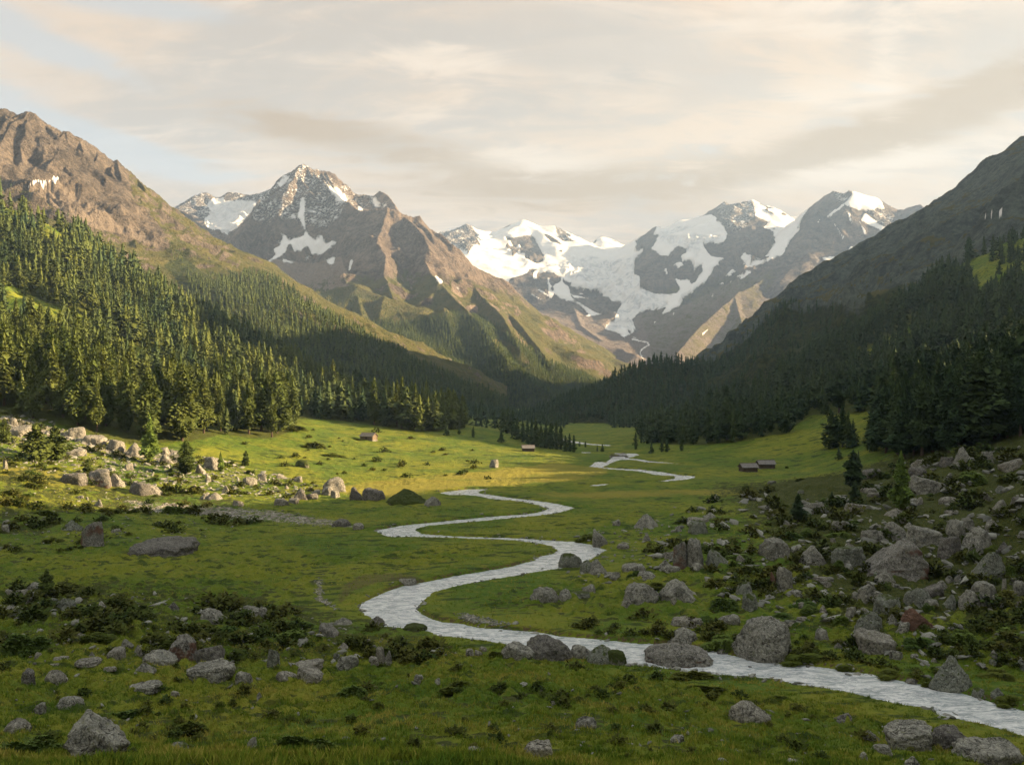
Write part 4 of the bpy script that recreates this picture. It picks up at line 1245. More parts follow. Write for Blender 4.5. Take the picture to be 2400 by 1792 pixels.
def ico(sub):
    if sub not in _ico:
        b = bmesh.new()
        bmesh.ops.create_icosphere(b, subdivisions=sub, radius=1)
        b.verts.ensure_lookup_table()
        _ico[sub] = (np.array([v.co[:] for v in b.verts]), np.array([[v.index for v in f.verts] for f in b.faces]))
        b.free()
    return _ico[sub]


def rock_mesh(kind, seed, sub=4):
    r = np.random.default_rng(seed)
    D, Fc = ico(sub)
    pl = []

    def add(n, d):
        n = np.array(n, float)
        pl.append((n / np.linalg.norm(n), d))
    nr = dict(dome=9, block=9, wedge=7, slab=8, tall=9, pyramid=5, flat=6)[kind]
    for _ in range(nr):
        n = r.normal(0, 1, 3)
        n[2] = abs(n[2]) * .6 if kind != 'slab' else n[2] * .4
        add(n, r.uniform(.78, 1.05) if kind != 'dome' else r.uniform(.62, .95))
    if kind in ('block', 'tall'):
        a = r.uniform(0, 1.57)
        for k in range(4):
            add((math.cos(a + k * 1.57 + r.normal(0, .15)), math.sin(a + k * 1.57), r.normal(0.12, .15)), r.uniform(.62, .8))
        add((r.normal(0, .25), r.normal(0, .25), 1), r.uniform(.6, .8))
    if kind == 'wedge':
        add((r.choice([-1, 1]) * .75, r.normal(0, .3), .8), .48)
        add((r.normal(0, .2), -1, .35), .62)
    if kind in ('slab', 'flat'):
        add((r.normal(0, .18), r.normal(-.15, .15), 1), .45)
        add((0, -1, r.normal(.1, .2)), .75)
    if kind == 'pyramid':
        a = r.uniform(0, 6.28)
        for k in range(4):
            add((math.cos(a + k * 1.6 + r.normal(0, .2)), math.sin(a + k * 1.6 + r.normal(0, .2)), .62), r.uniform(.48, .62))
    add((0, 0, -1), .6)
    p = 18 if kind != 'dome' else 14
    acc = np.full(len(D), (1 / dict(dome=1.0, pyramid=.92).get(kind, 1.15)) ** p)
    for n, d in pl:
        q = np.maximum(D @ n, 1e-3) / d
        acc += q ** p
    rad = acc ** (-1 / p)
    o = r.uniform(0, 50, 3)
    V = D * rad[:, None]
    x, y, z = (V * 1.7 + o).T
    ly = np.sin((V @ np.array([.35, .2, 1.0])) * 17 + pn3(x, y, z, 3) * 5)
    n1 = pn3(x, y, z, 5)
    n2 = pn3(x * 2.7, y * 2.7, z * 2.7, 9)
    n3 = pn3(x * 7, y * 7, z * 7, 13)
    V = V * (1 + .13 * n1 + .085 * n2 + .045 * n3 - .05 * np.clip(.25 - np.abs(n2), 0, 1) * 3 + (.012 * ly if kind in ('slab', 'wedge', 'flat', 'block') else 0))[:, None]
    lo, hi_ = V.min(0), V.max(0)
    V = (V - (lo + hi_) / 2) / (hi_ - lo)
    me = mesh_np('boulder', V, Fc, True)
    return me


ROCKS = {k: [rock_mesh(k, 900 + 20 * i + j, 4) for j in range(5)] for i, k in enumerate(('dome', 'block', 'wedge', 'slab', 'tall', 'pyramid', 'flat'))}
_mv = {}


def rock_with(me, mat):
    k = (me.name, mat)
    if k not in _mv:
        m2 = me.copy()
        m2.materials.append(MR[mat])
        _mv[k] = m2
    return _mv[k]


_rc = [0]
rock_list = []


def boulder(x, y, z, w, d, h, kind, mat, rot, label, group=None, unique=None, tilt=(0, 0)):
    _rc[0] += 1
    if unique:
        me = rock_mesh(kind, unique, 5)
        me.materials.append(MR[mat])
    else:
        me = rock_with(ROCKS[kind][_rc[0] % 5], mat)
    o = link('boulder', me, None, label, 'boulder', None, group)
    o.scale = (w, d, h * 1.5)
    o.rotation_euler = (tilt[0], tilt[1], rot)
    o.location = (x, y, z + h * .25)
    rock_list.append((x, y, max(w, d) / 2))
    return o


CR = {'a': (0, 950, 3.672), 'b': (0, 1350, 3.688), 'c': (600, 1050, 3.672), 'd': (600, 1400, 3.688), 'e': (1200, 1050, 3.688), 'f': (1200, 1400, 3.688), 'g': (1800, 1050, 3.688), 'h': (1800, 1400, 3.688), 'z': (0, 0, 1)}
ZL = {'a': ('small pale rock scattered in the sunlit rubble below the wood', 'small rocks of the sunlit rubble'), 'b': ('smaller grey rock among the heath of the near bank, away from the water', 'smaller rocks on the near bank'),
      'c': ('sunlit rock of the group by the meadow edge', 'rocks of the sunlit meadow edge'), 'd': ('smaller grey rock in the hollow beside the river bend', 'smaller rocks in the hollow by the river bend'),
      'e': ('smaller grey rock at the lower edge of the boulder field', 'smaller rocks at the lower edge of the boulder field'), 'f': ('small stone sunk in the grass of the near knoll', 'small stones on the near knoll'),
      'g': ('smaller grey boulder packed in the boulder field', 'smaller boulders in the boulder field'), 'h': ('smaller grey rock on the steep bank across the stream', 'smaller rocks on the bank across the stream')}
HB = """a 655 1015 885 1235 tall r upright brown boulder with a rusty streak in the shaded meadow
a 1095 1155 1635 1305 slab d long low dark slab lying in the shaded meadow
a 1060 330 1220 450 pyramid p pale pyramid shaped boulder at the edge of the sunlit pines
a 1720 450 1880 555 block p pale blocky boulder beside a slender sapling in the rubble
a 1680 520 1775 600 wedge p small angular rock leaning below the pale blocky boulder
a 1085 665 1300 775 flat d flat topped boulder with a dark hollow face at the foot of the rubble
a 1270 690 1390 775 wedge p pale broken rock against the right end of the flat topped hollow boulder
a 520 595 730 690 slab d low dark brown boulder in front of the broken outcrop
a 725 560 960 710 block r broken brown outcrop heaped at the foot of the rubble
a 870 600 1060 710 pyramid p pale fan of broken rock beside the brown outcrop
a 495 622 600 672 dome p rounded pale boulder just left of the low dark brown one
a 1710 755 1800 815 dome p
a 1770 755 1905 818 pyramid p low grey mound of rock on the sunlit grass
a 1610 685 1700 730 wedge p
a 1900 690 1972 750 pyramid p
a 1760 600 1815 665 tall p
a 945 1060 1035 1102 dome g pale lichen spotted rock alone right of the upright brown boulder
a 0 990 90 1065 dome g
a 0 1045 75 1105 dome g
a 510 1000 680 1080 dome m
a 790 820 875 880 wedge g
a 1105 630 1145 690 pyramid p
a 70 120 150 185 block p
a 1060 500 1140 565 flat p
a 1370 430 1505 505 wedge p
a 1340 370 1450 430 flat p
a 2080 620 2203 690 flat p
a 1990 825 2090 875 flat p
a 560 200 720 290 flat p
a 700 260 900 340 flat p
a 900 300 1060 400 flat p
a 540 380 720 440 flat p
a 0 190 260 270 flat p
a 200 1525 350 1610 dome g pale rock touching the small dark spruce
a 110 1595 225 1645 flat p
a 35 1605 105 1650 dome p
a 20 480 60 560 block p
a 650 780 715 810 flat g
a 735 790 760 820 tall g
b 465 195 635 305 dome m half buried arched rock with moss in its middle
b 815 240 930 330 wedge g
b 1705 290 1960 430 wedge g tilted grey slab rising from dark heath at the far edge of the near bank
z 543 1420 628 1447 wedge g long ridge backed rock on the grass before the river bend
b 1415 525 1685 755 tall r tall pointed crag, highest of its cluster on the near bank
b 1660 620 1910 760 flat d dark creased rock leaning on the tall pointed crag
b 1210 665 1530 780 slab g layered slab lying before the tall pointed crag
b 1610 760 2010 895 slab g broad pale slab below the dark creased rock
b 170 810 285 935 tall d small two toned standing rock with a dark side on the near bank
b 370 825 565 935 dome p rounded pale rock right of the small two toned standing rock
b 1140 750 1325 840 dome g
b 460 1045 705 1150 dome g domed grey boulder alone in the near grass
b 265 1125 385 1220 wedge g
b 515 1205 1035 1610 slab g big tilted slab with dark mossy top beside the big juniper
b 0 1240 225 1370 dome p pale boulder half cut by the frame behind the big juniper
b 1325 1425 1640 1610 wedge m low whale backed rock with a yellowish ridge in the near grass
b 2120 1410 2220 1560 tall g thin upright stone leaning in the near grass
b 1090 925 1370 1000 flat g
b 1440 235 1540 300 pyramid d small dark pyramid of rock on the far edge of the near bank
b 1035 550 1140 615 wedge g
b 1150 600 1225 680 pyramid p
b 2020 845 2170 935 dome g
b 630 740 850 800 flat p
b 910 625 1085 720 flat p
b 0 270 180 345 slab g
b 210 180 295 240 wedge p
b 1470 1000 1545 1040 dome p
b 450 690 575 730 flat p
b 285 660 355 710 dome p
b 875 805 1000 840 flat p
b 760 660 815 705 dome g
b 645 500 730 540 dome p
b 400 755 520 780 flat p
c 555 260 775 390 dome p big rounded sunlit boulder at the head of the meadow edge group
c 550 335 665 415 dome p pale round boulder before the big sunlit one
c 310 350 445 450 dome d
c 635 370 720 440 dome p
c 165 225 260 270 dome p
c 310 250 400 300 flat p
c 0 220 95 285 dome p
c 420 400 530 450 flat d
c 145 440 280 505 dome p
c 275 430 365 475 flat p
c 475 365 555 405 flat p
c 235 320 285 355 pyramid p
c 800 340 935 460 wedge d dark angular boulder with one pale vertical face by the turf mound
c 900 350 1110 460 block d broad brown boulder leaning against the dark angular one
c 1080 355 1480 495 pyramid M turf covered rocky mound beside the first river bend
c 1440 430 1590 510 wedge g grey slab sloping down from the turf covered mound
c 640 610 810 680 dome d dark rounded rock at the end of the gravel strip
c 830 650 925 705 flat p
c 325 105 460 172 dome M dark turf topped knob alone on the sunlit meadow
c 1220 1125 1380 1185 flat g flat grey stone on the outer bank of the near river bend
c 970 1455 1105 1535 wedge d brown split rock standing at the water edge of the near bend
c 1255 1510 1470 1578 dome M round turf hump in the water edge of the near bend
c 655 1460 825 1525 pyramid g
c 525 1510 705 1635 slab r striped tilted slab rising from dark heath
c 2000 105 2090 180 tall g squat stone pillar on the sunlit meadow
d 0 85 105 170 dome g
d 90 450 210 610 tall m mossy upright rock with a pale foot in the hollow
d 275 555 565 640 flat p smooth oval slab, upper of three pale slabs in the hollow
d 335 620 570 735 slab p pale slab under the smooth oval one
d 160 670 345 740 dome p pale loaf shaped stone beside the lower pale slab
d 665 520 880 640 block g grey block of rock in the middle of the hollow
d 660 480 735 550 tall m
d 705 415 795 465 dome p
d 910 370 990 435 dome p
d 1030 435 1120 590 tall p pale leaning pillar of rock in the hollow
d 970 525 1060 590 block p
d 1090 480 1175 590 wedge g
d 1200 335 1310 410 pyramid g
d 1240 465 1340 515 flat g
d 1510 700 1595 750 wedge g
d 1360 675 1445 755 slab g
d 1805 465 1890 520 block p
d 1880 460 1960 515 block p
d 1925 430 2000 475 dome p
d 1800 1405 2000 1500 dome g rough stone cut by the lower frame edge
d 0 830 60 890 wedge g
e 400 912 625 1042 dome m mossy dome shaped boulder standing in the bend of the river
e 585 975 700 1095 dome m rounded boulder touching the mossy dome
e 640 975 830 1100 pyramid g grey peaked boulder right of the mossy dome
e 870 620 942 672 dome g small round boulder alone on the valley meadow
e 1060 578 1290 700 pyramid g hump backed boulder at the far tip of the boulder field
e 1525 630 1700 745 block m
e 1665 568 1775 620 dome g
e 1510 600 1715 650 flat p
e 1515 800 1680 1065 tall g tall pale standing boulder split beside its neighbour
e 1390 820 1535 1060 tall r brownish standing boulder pressed against the tall pale one
e 1305 905 1410 965 dome p
e 1260 975 1400 1065 dome g
e 1310 1015 1460 1065 flat g
e 1690 890 1890 1020 dome m
e 1550 1000 1670 1060 dome g
e 150 1225 420 1340 dome g cleft grey boulder with a grass tuft in the river meadow
e 400 1228 515 1325 dome g rounded right half of the cleft boulder in the river meadow
e 515 1245 705 1295 flat m low mossy stone before the small rounded one
e 607 1180 725 1260 dome g small rounded boulder resting above a low mossy stone
e 960 1180 1290 1340 dome g massive rounded outcrop on the river meadow
e 915 1300 1040 1380 wedge p pale chip of rock at the foot of the massive rounded outcrop
e 1285 1160 1640 1330 wedge g beak shaped outcrop with layered dark back
e 1370 1290 1430 1350 tall p
e 1990 1275 2165 1415 tall m lichen covered crag with a pointed head
e 1940 1165 2090 1270 dome m
e 690 710 830 860 slab g slanting slab on the outer bank of the second bend
e 905 830 1020 875 flat p
e 1130 735 1205 810 pyramid g
e 800 1075 945 1140 flat g
e 1065 1065 1255 1145 dome g
e 1945 930 2040 995 wedge p
e 1400 680 1475 730 pyramid g
e 955 1000 1165 1070 flat g
f -110 395 200 530 flat g pale sloping flank of the riverside outcrop
f 80 335 560 560 dome d big dark riverside outcrop standing before the water
f 500 415 700 535 dome g low grey hump joining the dark riverside outcrop to the mossy knob
f 650 425 890 585 dome m mossy knob between the dark outcrop and the open water
f 800 455 1000 590 dome M turf capped end of the riverside rocks beside the open water
f 1125 390 1770 640 dome r great brown flanked boulder lying in the edge of the stream
f 1345 285 1615 405 wedge g wedge shaped rock balanced behind the great brown flanked boulder
z 1720 1450 1868 1550 dome g biggest smooth boulder on the far side of the stream
f 1770 425 1920 500 dome d
f 1375 175 1660 265 slab p flat two toned slab on the grass above the stream
f 1780 148 1985 225 dome g rounded grey rock right of the flat two toned slab
z 1711 1650 1813 1698 dome p pale cracked turtle shaped boulder on the near knoll
f 548 1045 740 1145 dome g grey egg shaped stone alone in the near grass
f 1995 600 2140 662 pyramid d small dark rock breaking the surface of the stream
f 1370 1195 1500 1260 dome g
f 1770 1395 1935 1500 dome g
f 330 915 385 955 dome p
f 100 1270 370 1420 flat p pale ledge breaking through the turf of the knoll
g 805 805 1440 1130 wedge r huge overhanging boulder with a rust red patch on its lower side
g 935 1060 1115 1165 pyramid g pointed rock before the huge overhanging boulder
g 1220 985 1295 1080 pyramid g small triangular rock beside the huge overhanging boulder
g 1610 0 1810 175 pyramid g tall pyramid boulder on the crest against the dark grove
g 1850 35 1960 135 block g squared boulder right of the tall pyramid on the crest
g 1250 250 1610 390 flat g broad outcrop below the dark grove
g 1320 235 1415 300 block g
g 1520 230 1610 290 dome g
g 1235 185 1420 270 block d
g 1500 95 1625 165 dome d
g 1030 530 1235 615 dome p
g 1490 430 1660 495 dome p pale oval slab on the upper boulder field
g 1025 650 1230 810 dome g rounded boulder directly above the huge overhanging one
g 1220 680 1560 850 flat g wide broken slab behind the huge overhanging boulder
g 1555 630 1725 800 dome g tall rounded boulder at the back of the boulder heap
g 1700 620 1810 720 tall g
g 1720 720 1980 920 wedge g large boulder with a long left flank, rightmost of the heap
g 1740 910 2085 1180 wedge m big tilted block with a mossy lower half
g 1475 780 1690 940 block d dark squared boulder wedged in the heap
g 560 860 860 1000 flat m
g 290 855 520 1010 dome g
g 450 860 570 960 block g
g 815 705 990 800 flat g
g 930 730 1040 810 dome g
g 940 1285 1180 1450 block m squared boulder with a slanting pale lid on the lower slope
g 1210 1225 1450 1390 dome m large rounded boulder right of the one with a slanting lid
g 1370 1320 1490 1390 flat g
g 1500 1270 1640 1390 dome m
g 1680 1245 1850 1400 wedge g split pale boulder with a sharp gable edge
g 1840 1180 1990 1370 tall g
g 1780 1170 1990 1260 flat g
g 790 1175 960 1320 tall g rock with a horned top on the lower boulder slope
g 615 1240 725 1325 dome g
g 725 1250 800 1310 dome g
g 900 1250 980 1325 dome g
g 75 1035 240 1245 block g creased block with a rusty post shaped splinter beside it
g 15 1085 75 1235 tall R narrow rust coloured splinter of rock
g 800 1380 930 1450 dome g
g 1530 1110 1610 1170 dome g
g 1430 1150 1560 1235 wedge g
g 1600 1065 1710 1110 wedge d
g 1615 1110 1680 1170 tall g
g 480 1155 560 1205 block p
g 410 1110 555 1150 flat p
g 195 1230 300 1280 dome g
g 310 475 525 560 flat g
g 670 485 835 575 flat p
g 0 540 105 630 dome g
g -60 790 210 960 block g big angular boulder at the lower left of the boulder field
g 190 850 290 920 wedge p
g 1835 400 1980 480 wedge p
g 1960 455 2070 540 wedge g
g 2025 100 2230 195 slab p long pale slab under the skyline of the crest
g 1890 630 2005 725 wedge g
g 2120 430 2230 490 dome d
g 870 390 1030 430 flat p
g 820 350 960 390 flat p
g 1070 1165 1130 1205 dome p
g 650 975 750 1045 pyramid g
g 750 965 850 1010 flat g
g 650 820 760 860 pyramid p
g 1350 1180 1545 1290 slab d
g 2020 1130 2070 1220 tall p
g 2130 1160 2230 1290 slab g
g 1540 545 1720 570 flat p
g 1260 430 1360 500 wedge p
g 830 190 1005 260 flat d
g 1130 620 1200 670 tall p
g 950 670 990 700 dome p
g 540 790 590 830 dome p
h 755 145 1030 375 dome m tall pale green boulder standing above a broken slab
h 785 300 1135 500 slab p big broken slab at the foot of the tall pale green boulder
h 1055 465 1185 550 block g squared grey rock alone below the boulders across the stream
h 1420 540 1830 830 pyramid m large hunched boulder at the far water edge of the stream
h 1195 95 1465 250 wedge R sharp rust red slab on the slope across the stream
h 1030 155 1130 235 dome g
h 1130 228 1250 305 block g
h 440 80 530 155 pyramid p
h 670 100 775 190 block g
h 415 285 530 380 dome g
h 575 395 655 450 dome g
h 655 440 740 475 dome g
h 1235 490 1310 525 flat g
h 1195 710 1325 770 dome r reddish stone half in the water across the stream
h 800 1155 975 1245 pyramid g small peaked rock on the near grass below the stream
h 1030 1100 1480 1300 slab g long jagged outcrop on the near grass below the stream
h 1440 1140 1800 1330 dome d dark crumbling right half of the jagged outcrop
h 1640 1280 2250 1500 flat g large flat outcrop cut by the lower corner of the frame
h 785 1340 870 1420 dome g
h 915 1290 1080 1370 dome g
h 1185 1390 1350 1500 dome g
h 155 1405 345 1500 dome g
h 550 1010 745 1080 wedge d dark wedge of rock pointing out of the near grass
h 2150 555 2230 640 dome m
h 1785 815 1890 890 dome m
h 1940 820 2060 900 dome m
h 165 215 240 250 flat p
h 255 170 350 205 flat p
h 1410 525 1465 560 dome p
h 1240 805 1300 835 dome d small dark stone alone in the middle of the stream"""
rq = random.Random(3)
ents = []
for ln in HB.split('\n'):
    f = ln.split(None, 7)
    k = f[0]
    ox, oy, s = CR[k]
    x0, y0, x1, y1 = (float(v) for v in f[1:5])
    ents.append((k, ox + x0 / s, oy + y0 / s, ox + x1 / s, oy + y1 / s, f[5], f[6], f[7] if len(f) > 7 else None))
ents = [e if e[7] or e[5] != 'dome' else e[:5] + (('block', 'wedge', 'dome', 'block', 'pyramid')[i % 5],) + e[6:] for i, e in enumerate(ents)]
hx, hy, hzv = hit([(e[1] + e[3]) / 2 for e in ents], [e[4] - .10 * (e[4] - e[2]) for e in ents])
for e, x, y, z in zip(ents, hx, hy, hzv):
    k, x0, y0, x1, y1, kind, mat, lab = e
    w = (x1 - x0) / F * y
    h = (y1 - y0) / F * y
    # the top face adds to the seen height, more so when looking down steeply
    dep = min(w * rq.uniform(.65, .9), 3.0 * h + 1.0)
    look = (EYE - z) / y
    h = max(.45 * h, h - dep * look * .35)
    un = None
    if (x1 - x0) > 70:
        un = 5000 + _rc[0]
    grp = None
    if lab is None:
        lab, grp = ZL[k] if k != 'z' else ZL['b']
    ob = boulder(x, y + dep * .3, z, w, dep, h, kind, mat, 0 if un else rq.choice((0, math.pi)) + rq.uniform(-.15, .15), lab, grp, un)
big_ = [o for o in COL.objects if str(o.get('label', '')).startswith('big tilted slab')][0]
big_.rotation_euler = (0, .62, 0)
big_.scale.z *= .62
print('hand boulders', len(ents))

# further boulders of the slope, each an object
def pick(polys, n, spacing, seed, ymax=420):
    r = np.random.default_rng(seed)
    out = []
    bx = np.concatenate([np.array(p) for p in polys])
    px = r.uniform(bx[:, 0].min(), bx[:, 0].max(), n * 30)
    py = r.uniform(bx[:, 1].min(), bx[:, 1].max(), n * 30)
    m = np.zeros(len(px), bool)
    for p in polys:
        m |= inpoly(px, py, p)
    px, py = px[m][:n], py[m][:n]
    x, y, z = hit(px, py)
    return x, y, z, px, py


TALUS = [[(1500,1290),(1640,1180),(1800,1130),(1960,1170),(2120,1080),(2300,1060),(2400,1045),(2580,1000),(2580,1600),(2400,1575),(2200,1570),(2000,1520),(1850,1480),(1700,1400),(1560,1360)]]
x, y, z, px, py = pick(TALUS, 31, 2, 41)
for i in range(len(x)):
    s = rq.uniform(12, 34) / F * y[i]
    boulder(x[i], y[i], z[i], s, s * rq.uniform(.7, 1), s * rq.uniform(.4, .75), rq.choice(('dome', 'block', 'wedge', 'flat', 'pyramid')), rq.choice('ggmpd'), rq.uniform(0, 6.28), *ZL['g'])

# ------------------------------------------------------------------ stones past counting
def stones(n, polys, s0, s1, seed):
    x, y, z, px, py = pick(polys, n, 1, seed)
    r = np.random.default_rng(seed)
    m = (sdist(x, y) > .3)
    x, y, z = x[m], y[m], z[m]
    S_ = np.exp(r.uniform(math.log(s0), math.log(s1), len(x))) / F * y
    return np.stack([x, y, z], -1), S_


def sdist(x, y):
    dmin = np.full(np.shape(x), 1e9)
    for R in RIV_W:
        d, _, _ = polydist(x, y, R)
        d = np.where(inpoly(x, y, R), -d, d)
        dmin = np.minimum(dmin, d)
    return dmin


def bank_stones(n, seed):
    r = np.random.default_rng(seed)
    R = np.concatenate([RIV_W[0]] * 3 + [RIV_W[1], RIV_W[2]])
    k = r.integers(0, len(R) - 1, n)
    t_ = r.uniform(0, 1, n)[:, None]
    q = R[k] * (1 - t_) + R[k + 1] * t_
    q = q + r.normal(0, .55, (n, 2)) * np.array([1, 1.4])
    m = (np.hypot(*(R[k + 1] - R[k]).T) < 40) & (q[:, 1] > 70) & (q[:, 1] < 460) & (np.abs(sdist(q[:, 0], q[:, 1])) < 2.2) & (pn(q[:, 0] / 9, q[:, 1] / 9, 77) > -.12)
    q = q[m]
    S_ = np.exp(r.uniform(math.log(.18), math.log(.9), len(q)))
    z = np.maximum(gz(q[:, 0], q[:, 1]), zfloor(q[:, 1]) - .15)
    return np.stack([q[:, 0], q[:, 1], z], -1), S_


RUB = [[(0,965),(120,990),(300,1050),(420,1060),(560,1085),(640,1110),(760,1140),(700,1175),(480,1160),(300,1140),(100,1105),(0,1090)]]
NEARB = [[(0,1385),(300,1385),(620,1420),(900,1480),(1080,1530),(1000,1570),(700,1560),(300,1540),(0,1530)]]
sets = [stones(600, TALUS, 4, 14, 61), stones(330, TALUS, 12, 26, 71), stones(1100, RUB, 3, 10, 62), stones(260, NEARB, 3, 11, 63), stones(45, NEARB, 12, 24, 73), stones(160, [[(0,1540),(1200,1560),(2400,1760),(2400,1792),(0,1792)]], 4, 12, 64),
        stones(260, [[(0,1130),(250,1150),(560,1210),(560,1250),(0,1300)]], 2, 7, 65), stones(420, [[(270,1165),(370,1178),(470,1182),(640,1195),(770,1215),(860,1238),(760,1236),(640,1228),(560,1222),(450,1207),(330,1204)]], 2, 5, 66),
        stones(330, [[(1058,1440),(1090,1435),(1200,1462),(1210,1478),(1110,1468)]], 2, 6, 67), stones(150, [[(1300,1270),(1500,1200),(1700,1160),(1560,1350),(1350,1400)]], 4, 11, 68), bank_stones(900, 75), stones(60, [[(735,1365),(758,1345),(762,1400),(800,1428),(785,1432),(735,1405)]], 3, 6, 69)]
geos = []
for j in range(7):
    D, Fc = ico(2)
    r = np.random.default_rng(700 + j)
    acc = np.zeros(len(D))
    for _ in range(11):
        nn = r.normal(0, 1, 3)
        nn /= np.linalg.norm(nn)
        acc += (np.maximum(D @ nn, 1e-3) / r.uniform(.6, 1)) ** 18
    geos.append((D * (acc ** (-1 / 18))[:, None] * np.array([.5, r.uniform(.32, .5), r.uniform(.2, .36)]) + np.array([0, 0, .3 / 1.0 * .25]), Fc))
P_ = np.concatenate([a for a, b in sets])
S_ = np.concatenate([b for a, b in sets])
P_[:, 2] += .3
V, Fc, ti = merge(P_, S_, np.ones(len(S_)), geos, 5)
t = NT('loose stones')
ta = t.attr('tint')
nz = t.noise(t.pos(), 5., 4, .7)
cc = t.mix(ta, (.11, .112, .096), (.25, .25, .215))
cc = t.mix(t.math('MULTIPLY', t.ramp(nz, .5, .3), .7), cc, (.06, .055, .045))
t.bump(nz, .6, .15)
link('loose_stones', mesh_np('loose_stones', V, Fc, False, {'tint': ti}, t.set(cc, .92, .2)), None, 'small loose stones strewn over the slopes and meadow', 'stones', 'stuff')

# ------------------------------------------------------------------ juniper and dwarf shrubs
def shrub_geo(seed, n):
    r = np.random.default_rng(seed)
    nm = r.integers(5, 9)
    ctr = np.stack([r.uniform(-.30, .30, nm), r.uniform(-.30, .30, nm), r.uniform(-.05, .05, nm)], -1)
    ctr[0] = 0
    rad = r.uniform(.14, .26, nm)
    hgt = r.uniform(.35, 1.0, nm) * (1 - .8 * np.hypot(ctr[:, 0], ctr[:, 1]))
    k = r.choice(nm, n, p=rad / rad.sum())
    th = r.uniform(0, 6.28, n)
    u = r.uniform(0, 1, n) ** .75
    rr_ = rad[k] * np.sqrt(np.clip(1 - u ** 2, 0, 1)) * np.sqrt(r.uniform(.45, 1.35, n))
    c = np.stack([ctr[k, 0] + rr_ * np.cos(th), ctr[k, 1] + rr_ * np.sin(th), ctr[k, 2] + u * hgt[k]], -1)
    d = np.stack([np.cos(th), np.sin(th), r.normal(.45, .6, n)], -1)
    d /= np.linalg.norm(d, axis=1)[:, None]
    tg = np.stack([-np.sin(th), np.cos(th), r.normal(0, .5, n)], -1)
    s = r.uniform(.02, .065, n)[:, None]
    zs = np.array([1, 1, 1.7])
    V = np.stack([c - d * s * zs, c + tg * s * .5 - [0, 0, .02], c + d * s * zs, c - tg * s * .5 - [0, 0, .02]], 1).reshape(-1, 3)
    i = np.arange(n) * 4
    Fc = np.concatenate([np.stack([i, i + 1, i + 2], -1), np.stack([i, i + 2, i + 3], -1)])
    VV, FF, off = [V], [Fc], len(V)
    D, F2 = ico(2)
    for m in range(nm):
        q = D * (.75 + .3 * pn3(D[:, 0] * 2 + seed + m, D[:, 1] * 2, D[:, 2] * 2, 3))[:, None] * np.array([rad[m], rad[m], hgt[m] * .9]) + ctr[m]
        VV.append(q)
        FF.append(F2 + off)
        off += len(q)
    return np.concatenate(VV), np.concatenate(FF)


SHR = [mesh_np('shrub', *shrub_geo(400 + i, 2600), False, None, M_JUN) for i in range(5)]
t = NT('dwarf heath')
nz = t.noise(t.pos(), 1.4, 5, .7)
rnd = t.n('ShaderNodeObjectInfo').outputs['Random']
M_HEATH = t.set(t.mix(rnd, t.mix(nz, (.042, .068, .011), (.100, .120, .020)), t.mix(nz, (.055, .075, .012), (.13, .135, .025))), .95, .1)
SHR2 = []
for s in SHR:
    q = s.copy()
    q.materials[0] = M_HEATH
    SHR2.append(q)
SB = """b -20 1330 700 1600 0 big dark juniper thicket around the big tilted slab
b 850 1120 1350 1240 0 dark juniper patch in the grass above the low juniper
b 1440 1200 1830 1400 1
b -40 430 400 740 0 broad dark heath thicket at the frame edge of the near bank
b 160 255 490 400 1
b 690 450 990 560 1
b 1780 400 2060 530 0
d 690 740 985 860 0 compact round juniper bush alone in the near grass
d 40 1130 640 1385 0 large spreading juniper in the near grass
d 1590 670 1970 810 1 long low shrub on the brow of the knoll
d 1340 430 1560 570 1
d 60 250 480 400 0
d 165 200 530 260 0
d 1990 430 2130 540 1
a 1260 595 1420 668 0
a 215 530 345 615 0 dark round bush alone at the foot of the rubble
a 170 725 295 805 0
a 290 885 525 955 1
a 1365 830 1570 955 0 dark shrub mound at the shade line of the meadow
a 1560 870 1755 930 1
a 365 1110 540 1180 1
a 0 690 130 780 1
a 30 470 185 530 1
a 190 650 370 730 1
a 420 505 560 570 1
a 1440 555 1530 610 0
a 1950 455 2020 515 1
a 2080 460 2150 530 1
a 2100 530 2190 600 1
a 1100 880 1200 940 1
a 850 850 980 920 1
a 410 960 520 1040 1
z 706 1026 770 1056 1 dark heath covered hummock below the sunlit log hut
z 822 1024 858 1034 1 low dark bush against the wall of the sunlit log hut
z 664 990 740 1012 1
z 748 1055 815 1073 1
e 990 1030 1130 1130 0
e 1660 820 1880 920 1
e 1780 900 2060 980 0
e 1370 595 1590 660 1
e 1660 590 1900 640 1
e 540 720 720 820 1
e 1840 1000 2210 1100 1
e 1660 1250 1960 1420 0
e 1140 1130 1380 1220 1
f 625 480 800 545 0
f 1620 300 1940 440 0
f 1340 600 1800 720 1
f 1440 740 1850 800 1
g 60 465 230 515 1
g 420 425 540 480 0
g 540 395 650 480 0
g 225 255 340 292 1
g 140 145 180 180 0
g 940 190 1110 260 0
g 1300 370 1480 420 0
g 1560 180 1880 330 0
g 1670 350 1860 470 0
g 1960 240 2100 320 1
g 660 620 860 660 0
g 250 670 430 760 0
g 430 690 720 790 0
g 40 700 330 810 0
g 700 1040 860 1150 1
g 560 960 680 1040 0
g 1310 1330 1440 1410 0
g 150 1290 420 1380 0
g 420 1290 660 1380 0
g 1840 840 1990 920 1
g 2040 960 2210 1140 0
h 1880 220 2230 420 0 big dark feathery bush on the slope across the stream
h 1400 430 1690 520 1
h 1160 330 1480 440 0
h 520 120 760 260 0
h 0 120 260 200 0
h 250 60 440 150 0
h 1500 260 1800 420 0
h 100 480 520 590 1 rounded grass cushion overhanging the far bank
h 560 540 760 640 1
h 940 590 1180 690 1
h 1300 650 1450 770 1
h 1800 590 2120 700 1
h 1960 820 2220 960 1
h 0 830 180 880 1"""
